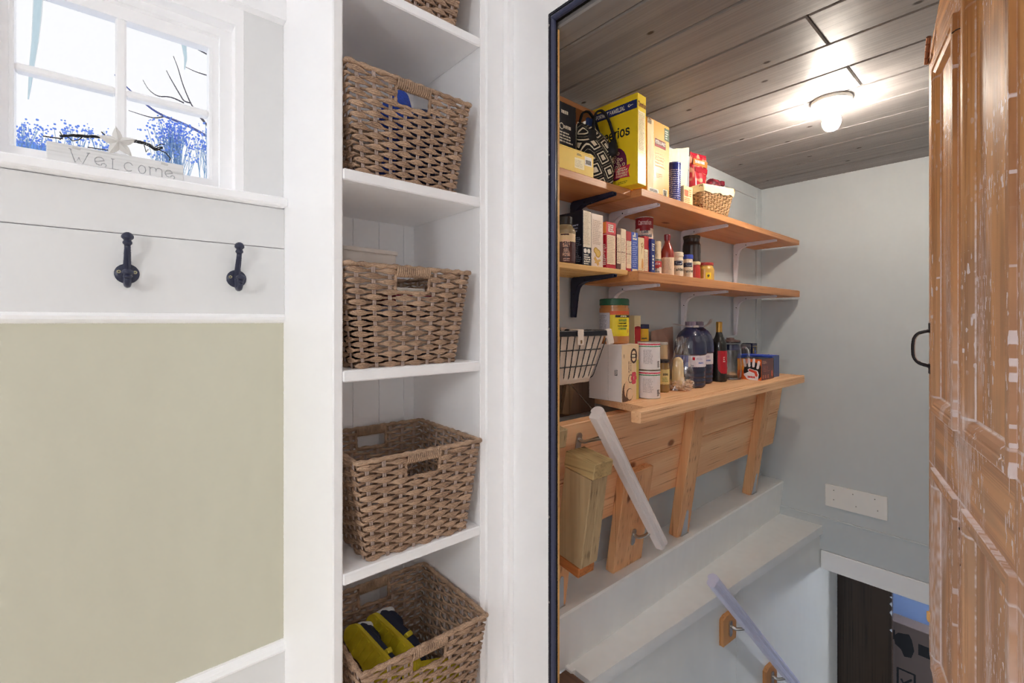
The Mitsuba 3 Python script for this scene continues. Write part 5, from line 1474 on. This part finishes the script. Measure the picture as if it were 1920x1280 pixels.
for x, h_, z0, w_ in ((0.044, 0.006, 0.105, 0.06), (0.057, 0.005, 0.110, 0.05), (0.012, 0.005, 0.16, 0.02)):
    t.add('lettering', t.on('f', moved(words(w_, h_, 1, 99 + int(x * 900), bold=0.8), (h_, 0, 0), 90), x, z0, 0.0004), C(130, 100, 80))
t.add('coconut', t.on('f', prism(sg.Point(0, 0).buffer(1), 0.0005).apply_scale([0.020, 0.046, 1]), 0.022, 0.022, 0.0004).slice_plane([0, 0, 0.0], [0, 0, 1]), C(84, 58, 46)); t.add('coconut', t.on('f', prism(sg.Point(0, 0).buffer(1), 0.0005).apply_scale([0.015, 0.030, 1]), 0.030, 0.046, 0.0008), C(222, 186, 150))
t.add('coconut', t.on('f', prism(sg.Point(0, 0).buffer(0.023), 0.0005), 0.050, 0.024, 0.0006), C(228, 200, 168)); t.add('coconut', t.on('f', prism(sg.Point(0, 0).buffer(0.023).difference(sg.Point(0.003, 0.001).buffer(0.020)), 0.0005), 0.050, 0.024, 0.0010), C(84, 58, 46))
t.add('flower', t.on('f', cat(*[prism(sg.Point(0.011 * math.cos(a), 0.016 * math.sin(a)).buffer(0.009), 0.0005) for a in np.arange(0, 6.2, 1.05)]), 0.080, 0.083, 0.0004), C(206, 70, 90)); t.patch('green_side', 'f', 0.098, 0.0, 0.017, 0.15, C(196, 180, 90), 0.0004)
t.add('cup', t.on('f', cat(prism(sg.Point(0, 0).buffer(0.016).difference(sg.Point(0, 0).buffer(0.013)), 0.0005)), 0.058, 0.082, 0.0004), C(120, 90, 80))
BOXTOP = W_ + 0.2105

t = jar('peanut_butter_jar', 'big peanut butter jar with a green lid on the pale coconut carton', (1.472, 1.088, BOXTOP), 0.0560, 0.171, C(190, 124, 66, 0.2, clearcoat=0.8), C(34, 88, 62, 0.4), neck=0.94, lid_h=0.024, shoulder=0.94)
a = t.face()
t.add('label', t.band(0.056, 0.030, 0.118, a - 16, a + 75), C(240, 216, 40, 0.45)); t.add('label', t.band(0.056, 0.030, 0.118, a - 100, a - 17), C(206, 204, 214, 0.45))
t.add('red_band', t.band(0.0563, 0.110, 0.124, a - 16, a + 75), C(220, 100, 56, 0.45)); t.add('dark_band', t.band(0.0567, 0.100, 0.109, a + 4, a + 75), C(50, 36, 32, 0.5))
t.add('fine_print', t.wrap(words(0.040, 0.007, 1, 100, bold=0.8), 0.0569, a + 38, 0.101, 0.0006), crm)
for s, z, h_, w_, k in (('smooth', 0.085, 0.010, 0.034, C(90, 130, 70)), ('peanut butter', 0.076, 0.0055, 0.034, ink_k), ("beurre d'arachide", 0.066, 0.0055, 0.040, ink_k), ('crémeux', 0.055, 0.009, 0.036, C(90, 130, 70))):
    m = text(s, h_, True)
    m.apply_scale([w_ / max(1e-6, V(m)[:, 0].max()), 1, 1])
    t.add('lettering', t.wrap(m, 0.0565, a + 34, z, 0.0006), k)
t.add('fine_print', t.wrap(words(0.046, 0.07, 12, 70), 0.0563, a - 52, 0.040, 0.0003), C(150, 148, 160)); t.add('pineapple', t.wrap(prism([(0, 0), (0.012, 0.004), (0.006, 0.02)], 0.0004), 0.0565, a + 62, 0.042), C(206, 150, 40))
t = Pack('spare_carton', 'plain cream carton mostly hidden behind the pale coconut carton and the cans', 'carton', 0.125, 0.085, 0.178, (1.705, 1.138, W_), 0, C(214, 196, 170))
t = Pack('juice_carton', 'red and cream juice carton behind the peanut butter jar', 'carton', 0.046, 0.055, 0.142, (1.683, 1.152, W_ + 0.178), 0, C(240, 224, 176, 0.4))
t.add('tomato_glass', t.on('f', prism([(0.004, 0), (0.042, 0), (0.045, 0.09), (0.001, 0.09)], 0.0005), 0.0, 0.004), C(196, 40, 44)); t.add('ellipse', t.on('f', prism(sg.Point(0, 0).buffer(1), 0.0005).apply_scale([0.021, 0.006, 1]), 0.023, 0.092, 0.0004), C(170, 24, 36)); t.patch('foot', 'f', 0.002, 0.004, 0.042, 0.018, C(220, 66, 60), 0.0006)
t = jar('mustard_jar', 'yellow mustard jar with a navy lid left of the brown paper pouch', (1.736, 1.135, W_ + 0.178), 0.0250, 0.106, C(240, 196, 50, 0.35), C(34, 42, 84, 0.4), neck=0.95, lid_h=0.018, shoulder=0.93)
a = t.face()
t.add('dark_line', t.band(0.0245, 0.056, 0.060), C(50, 44, 60)); t.add('label', t.band(0.0245, 0.012, 0.050, a - 60, a + 70), C(240, 214, 120, 0.5))
t.add('lettering', t.wrap(words(0.03, 0.007, 1, 101, bold=0.8), 0.0249, a + 18, 0.042), C(60, 66, 60)); t.add('fine_print', t.wrap(words(0.03, 0.02, 3, 73), 0.0249, a + 10, 0.016), C(170, 140, 80))
for i, z in enumerate((0.0, 0.1095)):
    t = can('tomato_can', ('white tomato can with a red and green stripe standing on the worktop', 'white tomato can with a red and green stripe, stacked on another can')[i], (1.5935, 1.014, W_ + z), 0.0432, 0.109, C(232, 226, 226, 0.35))
    a = t.face()
    t.add('stripe', t.band(0.0422, 0.096, 0.101), C(206, 60, 84, 0.4)); t.add('stripe', t.band(0.0422, 0.089, 0.0925), C(60, 128, 92, 0.4))
    t.add('fine_print', t.wrap(words(0.040, 0.055, 11, 75 + i), 0.0424, a - 4, 0.024), C(176, 170, 172)); t.add('fine_print', t.wrap(words(0.016, 0.026, 4, 77 + i, bold=0.7), 0.0424, a + 56, 0.010), C(120, 112, 112)); t.add('picture', t.wrap(bx(0, 0.012, 0, 0.016, 0, 0.0003), 0.0424, a - 78, 0.060), C(150, 90, 70)); t.add('mark', t.wrap(bx(0, 0.010, 0, 0.010, 0, 0.0003), 0.0424, a - 72, 0.036), C(40, 36, 44))
t = jar('olive_jar', 'small jar with a yellow label and a dark lid half hidden by the tomato cans', (1.768, 1.058, W_), 0.0265, 0.136, C(150, 120, 70, 0.2, clearcoat=0.8), C(40, 34, 40, 0.4), neck=0.9, lid_h=0.012)
a = t.face()
t.add('label', t.band(0.0265, 0.034, 0.096), C(226, 206, 140, 0.5)); t.add('lettering', t.wrap(words(0.03, 0.011, 1, 102, bold=0.8), 0.0268, a + 25, 0.070), C(110, 96, 70)); t.add('fine_print', t.wrap(words(0.03, 0.02, 3, 79), 0.0268, a + 20, 0.044), C(150, 160, 90))
t = jar('tall_jar', 'tall jar of pale grain behind the tomato cans', (1.838, 1.108, W_), 0.0270, 0.205, C(206, 178, 140, 0.2, clearcoat=0.8), C(190, 184, 176, 0.35), neck=0.96, lid_h=0.010)
t = Thing('paper_pouch', 'creased mauve-brown pouch against the wall behind the jars', 'pouch', (1.925, 1.152, W_), 0)
t.add('pouch', pouch(0.185, 0.262, 0.05, 0.02, 0.010, 0.004), C(166, 134, 120, 0.5), True)
t = Thing('grain_bag', 'clear plastic bag of pale flakes with a twisted top beside the big juice jug', 'bag', (1.868, 1.032, W_), 0)
t.add('paper_roll', blob([(-0.008, 0.008, 0.026), (-0.011, 0.008, 0.08), (-0.012, 0.006, 0.122)], [0.025, 0.024, 0.021], 0.007), C(236, 214, 170, 0.8), True)
flk = random.Random(11)
fl_ = []
for k in range(240):
    a, r_ = flk.uniform(0, 6.28), 0.047 * math.sqrt(flk.random())
    z = flk.uniform(0.004, 0.062) * (1 - 0.35 * r_ / 0.047)
    s_ = moved(trimesh.creation.icosphere(0, flk.uniform(0.003, 0.0058)).apply_scale([1.4, 1, 0.6]), (r_ * math.cos(a), r_ * math.sin(a), z), flk.uniform(0, 360))
    fl_.append(s_)
t.add('flakes', cat(*fl_), C(226, 200, 172, 0.8), kind='stuff')


def sack():
    v, f, n, m = [], [], 26, 36
    for j in range(n):
        k = j / (n - 1)
        r_ = 0.050 * (1 - 0.25 * k) if k < 0.45 else 0.0445 - 0.062 * (k - 0.45) if k < 0.85 else 0.0197 + 0.05 * (k - 0.85)
        for i in range(m):
            a = 2 * math.pi * i / m
            q = r_ * (1 + 0.10 * math.sin(5 * a + 9 * k) + 0.07 * math.sin(9 * a - 14 * k) + 0.10 * k * math.sin(3 * a))
            v.append((q * math.cos(a) + 0.006 * k, q * math.sin(a), 0.002 + 0.226 * k + 0.004 * math.sin(4 * a) * k))
    for j in range(n - 1):
        for i in range(m):
            a, b = j * m + i, j * m + (i + 1) % m
            f += [(a, b, b + m), (a, b + m, a + m)]
    return trimesh.Trimesh(v, f, process=False)


scene['m_film'] = {'type': 'thindielectric', 'int_ior': 1.75}
t.add('film', sack(), 'm_film', True)
t.add('knot_tail', moved(tube(rounded([(0.045, -0.01, 0.03), (0.062, -0.02, 0.038), (0.072, -0.022, 0.026), (0.06, -0.014, 0.02), (0.048, -0.01, 0.026)], 0.01), 0.004, 7, flat=0.4), (0, 0, 0)), C(222, 206, 196, 0.15, clearcoat=1.0), True)

pet = mat('juice_pet', lambda p, n, uv: mix(lin((34, 42, 82)), lin((24, 28, 54)), noise(p.x * 20, p.y * 20, p.z * 14)), 0.1, clearcoat=1.0, spec=0.7)
JUG = [(0.052, 0.0), (0.062, 0.006), (0.064, 0.014), (0.061, 0.022), (0.066, 0.030), (0.062, 0.042), (0.066, 0.052), (0.063, 0.064), (0.066, 0.076), (0.0645, 0.092), (0.0645, 0.146), (0.069, 0.150), (0.069, 0.160), (0.069, 0.178), (0.066, 0.206), (0.056, 0.234), (0.040, 0.254), (0.026, 0.264), (0.0225, 0.268)]


def jug(label, x, y, s, blue):
    t = Round('juice_jug', label, 'jug', (x, y, W_))
    prof = rounded(JUG, 0.006, 3) * s
    t.add('bottle', lathe(prof, 48), pet, 40)
    a = t.face()
    r_ = 0.0648 * s
    t.add('label', t.band(r_, 0.094 * s, 0.145 * s, a - 8, a + 112), C(224, 216, 226, 0.35)); t.add('label', t.band(r_, 0.094 * s, 0.145 * s, a - 110, a - 8), C(*blue, 0.3), label='blue left half of the label')
    t.add('logo', t.wrap(bx(0, 0.010, 0, 0.013, 0, 0.0004), r_, a + 12, 0.125 * s, 0.0006), C(196, 34, 52)); t.add('fine_print', t.wrap(words(0.036, 0.010, 2, 80), r_, a + 36, 0.125 * s, 0.0006), C(176, 160, 186))
    t.add('lettering', t.wrap(words(0.026, 0.010, 1, 103, bold=0.7), r_, a + 42, 0.107 * s, 0.0006), C(120, 130, 190)); t.add('lettering', t.wrap(words(0.012, 0.005, 1, 104, bold=0.8), r_, a + 8, 0.097 * s, 0.0006), C(70, 70, 96)); t.add('fine_print', t.wrap(words(0.05, 0.04, 4, 81, bold=0.3), r_, a - 50, 0.098 * s, 0.0006), C(166, 186, 232))
    t.add('collar', lathe(rounded(np.array([(0.0232, 0.268), (0.0262, 0.269), (0.0262, 0.276), (0.0225, 0.277)]) * s, 0.001), 32), C(176, 168, 186, 0.3), 40)
    t.add('cap', lathe(rounded(np.array([(0.0225, 0.277), (0.0232, 0.278), (0.0228, 0.294), (0.0205, 0.2955)]) * s, 0.001), 32), C(126, 112, 132, 0.35), 40)
    return t


j1 = jug('big navy juice jug with a white and blue label, nearer to the plastic bag', 2.008, 1.062, 1.0, (70, 100, 196))
j1.add('carry_strap', cat(tube(rounded([(-0.10, 0.03, 0.285), (-0.05, 0.0, 0.276), (-0.024, -0.012, 0.271)], 0.03), 0.0032, 7, flat=0.5), bx(-0.024, 0.024, -0.027, -0.0245, 0.268, 0.278)), C(176, 164, 160, 0.4), True)
j2 = jug('big navy juice jug standing behind the first, next to the wine bottle', 2.165, 1.104, 1.0, (60, 60, 110))
j2.add('carry_strap', tube(rounded([(0.02, -0.014, 0.272), (0.05, -0.02, 0.280), (0.085, -0.02, 0.306), (0.100, -0.016, 0.308), (0.102, -0.014, 0.298), (0.075, -0.018, 0.282), (0.024, -0.016, 0.270)], 0.02), 0.0036, 7, flat=0.5), C(188, 176, 172, 0.4), True)
t = Round('wine_bottle', 'dark wine bottle with a gold capsule and a red label', 'bottle', (2.291, 1.062, W_))
t.add('glass', lathe(rounded([(0.030, 0.0), (0.0355, 0.004), (0.0358, 0.170), (0.033, 0.196), (0.019, 0.222), (0.0140, 0.240), (0.0134, 0.282)], 0.012), 44), C(18, 18, 16, 0.08, clearcoat=1.0), 40)
t.add('capsule', lathe(rounded([(0.0139, 0.238), (0.0142, 0.239), (0.0142, 0.286), (0.0148, 0.288), (0.0148, 0.293), (0.012, 0.2945)], 0.001), 32), C(196, 150, 74, 0.3, metallic=0.6), 40)
a = t.face()
lab_ = sg.Polygon([(-0.034, 0.0345), (-0.032, 0.02), (-0.020, 0.004), (-0.004, 0.0), (0.020, 0.0), (0.034, 0.01), (0.034, 0.112), (-0.034, 0.112)])
m = prism(lab_, 0.0004)
m = m.subdivide_to_size(0.006, max_iter=8)
t.add('label', t.wrap(m, 0.0358, a + 44, 0.040, 0.0003), C(176, 30, 44, 0.4)); t.add('lettering', t.wrap(words(0.012, 0.03, 3, 83, bold=0.6), 0.0358, a + 38, 0.095, 0.0009), C(226, 170, 170))

# the glass pitcher
t = Round('glass_pitcher', 'glass pitcher with a dark lid and a curved handle, right of the wine bottle', 'pitcher', (2.425, 1.066, W_))
clear = mat('pitcher_glass', (236, 236, 240), 0.03, spec_trans=1.0, eta=1.45)
out = rounded([(0.046, 0.0), (0.052, 0.006), (0.0545, 0.05), (0.0525, 0.13), (0.0475, 0.178), (0.050, 0.192)], 0.01, 4)
inn = (rounded([(0.0478, 0.191), (0.0452, 0.178), (0.0502, 0.13), (0.0522, 0.05), (0.0495, 0.010), (0.0, 0.009)], 0.008, 4))
scene['m_clear'] = {'type': 'dielectric', 'int_ior': 1.45}
t.add('glass', lathe(np.vstack([out, inn]), 48, True), 'm_clear', True)
t.add('lid', lathe(rounded([(0.0, 0.188), (0.046, 0.188), (0.049, 0.193), (0.047, 0.199), (0.020, 0.204), (0.018, 0.212), (0.0, 0.2135)], 0.003), 40), C(86, 62, 58, 0.25, clearcoat=0.8), 40)
hd = math.radians(t.face() + 80)
hx = lambda r_, z: (r_ * math.cos(hd), r_ * math.sin(hd), z)
t.add('handle', tube(rounded([hx(0.050, 0.160), hx(0.066, 0.168), hx(0.082, 0.150), hx(0.084, 0.11), hx(0.074, 0.082), hx(0.0535, 0.074)], 0.02, 6), 0.0062, 12), 'm_clear', True)
t.add('frilled_band', t.band(0.0453, 0.150, 0.176, 0, 360, lift=0.0, n=48), C(40, 46, 84, 0.3), label='dark blue rim inside the glass')
t = Round('canister', 'dark round canister behind the printed glove box', 'canister', (2.755, 1.135, W_))
t.add('body', lathe(rounded([(0.0345, 0), (0.0355, 0.004), (0.0355, 0.150), (0.034, 0.152)], 0.002), 36), C(44, 40, 46, 0.2, clearcoat=0.6), 40)
t.add('lid', lathe(rounded([(0.0365, 0.148), (0.0372, 0.150), (0.0372, 0.163), (0.034, 0.166)], 0.002), 36), C(96, 92, 98, 0.2, metallic=0.5), 40)
t = Pack('tea_tin', 'dark navy tin with gold print in the corner behind the blue box', 'tin', 0.066, 0.06, 0.168, (2.868, 1.148, W_), 0, C(30, 36, 66, 0.3))
t.patch('lid_line', 'f', 0.0, 0.150, 0.066, 0.002, gold); t.add('emblem', t.on('f', prism(sg.Point(0, 0).buffer(0.012), 0.0005), 0.038, 0.118), C(70, 90, 160)); t.lines('fine_print', 'f', 0.004, 0.09, 0.02, 0.05, 5, gold, 84); t.lines('fine_print', 'f', 0.050, 0.09, 0.014, 0.06, 6, C(190, 170, 120), 85); t.lines('fine_print', 'l', 0.01, 0.09, 0.03, 0.05, 5, gold, 86)

t = Pack('glove_box', 'orange and black box printed with a white gloved hand', 'box', 0.166, 0.118, 0.106, (2.552, 0.991, W_), 0.5, C(30, 28, 32, 0.35))
t.patch('print', 'l', 0.0, 0.0, 0.118, 0.106, C(214, 96, 34, 0.4)); t.patch('flame', 'l', 0.0, 0.046, 0.040, 0.056, C(238, 160, 50, 0.4), 0.0004)
t.add('black_disc', t.on('l', prism(sg.Point(0, 0).buffer(0.046).intersection(sg.box(-0.06, -0.044, 0.038, 0.06)), 0.0005), 0.078, 0.045, 0.0006), C(22, 20, 24, 0.4))
hw = C(238, 232, 236, 0.4)
for i, (x, z, h_, lean) in enumerate(((0.040, 0.070, 0.030, 10), (0.060, 0.070, 0.034, 3), (0.080, 0.070, 0.034, -4), (0.100, 0.062, 0.030, -12))):
    m = prism(sg.LineString([(0, 0), (0, h_)]).buffer(0.0062), 0.0006)
    m.apply_transform(R('z', lean))
    t.add('finger', t.on('l', m, x, z, 0.001), hw)
palm = [(0.034, 0.026), (0.050, 0.006), (0.066, 0.001), (0.100, 0.001), (0.104, 0.030), (0.098, 0.046), (0.080, 0.050), (0.060, 0.056), (0.054, 0.050), (0.060, 0.040)]
t.add('palm', t.on('l', prism(sg.Polygon(palm).buffer(0.002), 0.0006), 0, 0, 0.001), hw)
t.add('thumb', t.on('l', prism(sg.LineString([(0.064, 0.048), (0.090, 0.040), (0.094, 0.024)]).buffer(0.006), 0.0006), 0, 0, 0.0014), C(222, 84, 64, 0.4)); t.add('script', t.on('l', moved(words(0.036, 0.014, 1, 105, bold=0.7), (0.052, 0.007, 0)), 0, 0, 0.0016), C(196, 40, 50))
t.patch('print', 'f', 0.0, 0.0, 0.158, 0.106, C(104, 60, 60, 0.4)); t.lines('fine_print', 'f', 0.012, 0.082, 0.06, 0.014, 2, C(200, 150, 130), 88, 0.0004); t.lines('fine_print', 'f', 0.02, 0.04, 0.09, 0.03, 4, C(150, 84, 76), 89, 0.0004)
for x in (0.012, 0.042, 0.075):
    t.patch('icon', 'f', x, 0.008, 0.018, 0.018, C(170, 100, 84), 0.0004)
t.patch('icon', 'f', 0.128, 0.012, 0.018, 0.03, C(190, 90, 70), 0.0004)
t = Pack('blue_box', 'plain blue box behind the printed glove box at the right end of the worktop', 'box', 0.100, 0.17, 0.114, (2.694, 1.030, W_), 0.5, C(44, 70, 160, 0.4))
t.patch('edge', 't', 0.0, 0.0, 0.1, 0.17, C(56, 84, 210, 0.35)); t.patch('panel', 'f', 0.018, 0.0, 0.082, 0.114, C(70, 84, 130, 0.4)); t.patch('mark', 'f', 0.003, 0.02, 0.012, 0.016, wht)
bulb = Thing('light_bulb', 'lit bare bulb in a white porcelain lampholder on the taupe plank ceiling', 'light bulb', (2.06, 0.529, 0))
bulb.add('glass', moved(lathe(rounded([(0.013, 1.958), (0.015, 1.945), (0.030, 1.915), (0.0315, 1.895), (0.020, 1.872), (0.0, 1.867)], 0.012), 28), (0, 0, 0)), C(255, 255, 255, 0.3), True, emitter={'type': 'area', 'radiance': {'type': 'rgb', 'value': list(BULB)}})
bulb.add('lampholder', lathe(rounded([(0.0, 1.955), (0.021, 1.955), (0.024, 1.962), (0.052, 1.967), (0.066, 1.973), (0.066, 1.9855), (0.0, 1.9855)], 0.005), 36), C(240, 238, 232, 0.25), 50)

fill_light = Thing('floor_lamp', 'added unseen fill light, a white globe on a pole behind the camera', 'fill_light', (-1.2, 0.15, 0))  # unseen fill light, added to brighten the hallway and cubbies
fill_light.add('globe', moved(trimesh.creation.icosphere(4, 0.17), (0, 0, 1.42)), C(250, 250, 250, 0.4), True, emitter={'type': 'area', 'radiance': {'type': 'rgb', 'value': list(HALL_FILL)}})
fill_light.add('pole', tube([(0, 0, 0.018), (0, 0, 1.252)], 0.010, 12), C(60, 60, 62, 0.4), 40)
fill_light.add('base', lathe(rounded([(0.0, 0.0), (0.13, 0.0), (0.13, 0.014), (0.02, 0.022), (0.0, 0.022)], 0.004), 40), C(60, 60, 62, 0.4), 40)
basement_fill = Thing('basement_lamp', 'added unseen fill light, a white globe on the basement ceiling beyond the brown door', 'fill_light', (4.0, -0.55, -0.2))  # unseen fill light, added to lift the blue wall and stairwell
basement_fill.add('globe', moved(trimesh.creation.icosphere(3, 0.09), (0, 0, -0.11)), C(250, 250, 250, 0.4), True, emitter={'type': 'area', 'radiance': {'type': 'rgb', 'value': list(BASEMENT_FILL)}})
basement_fill.add('holder', lathe(rounded([(0.0, -0.03), (0.05, -0.03), (0.055, 0.0), (0.0, 0.0)], 0.004), 24), C(236, 236, 236), 40)
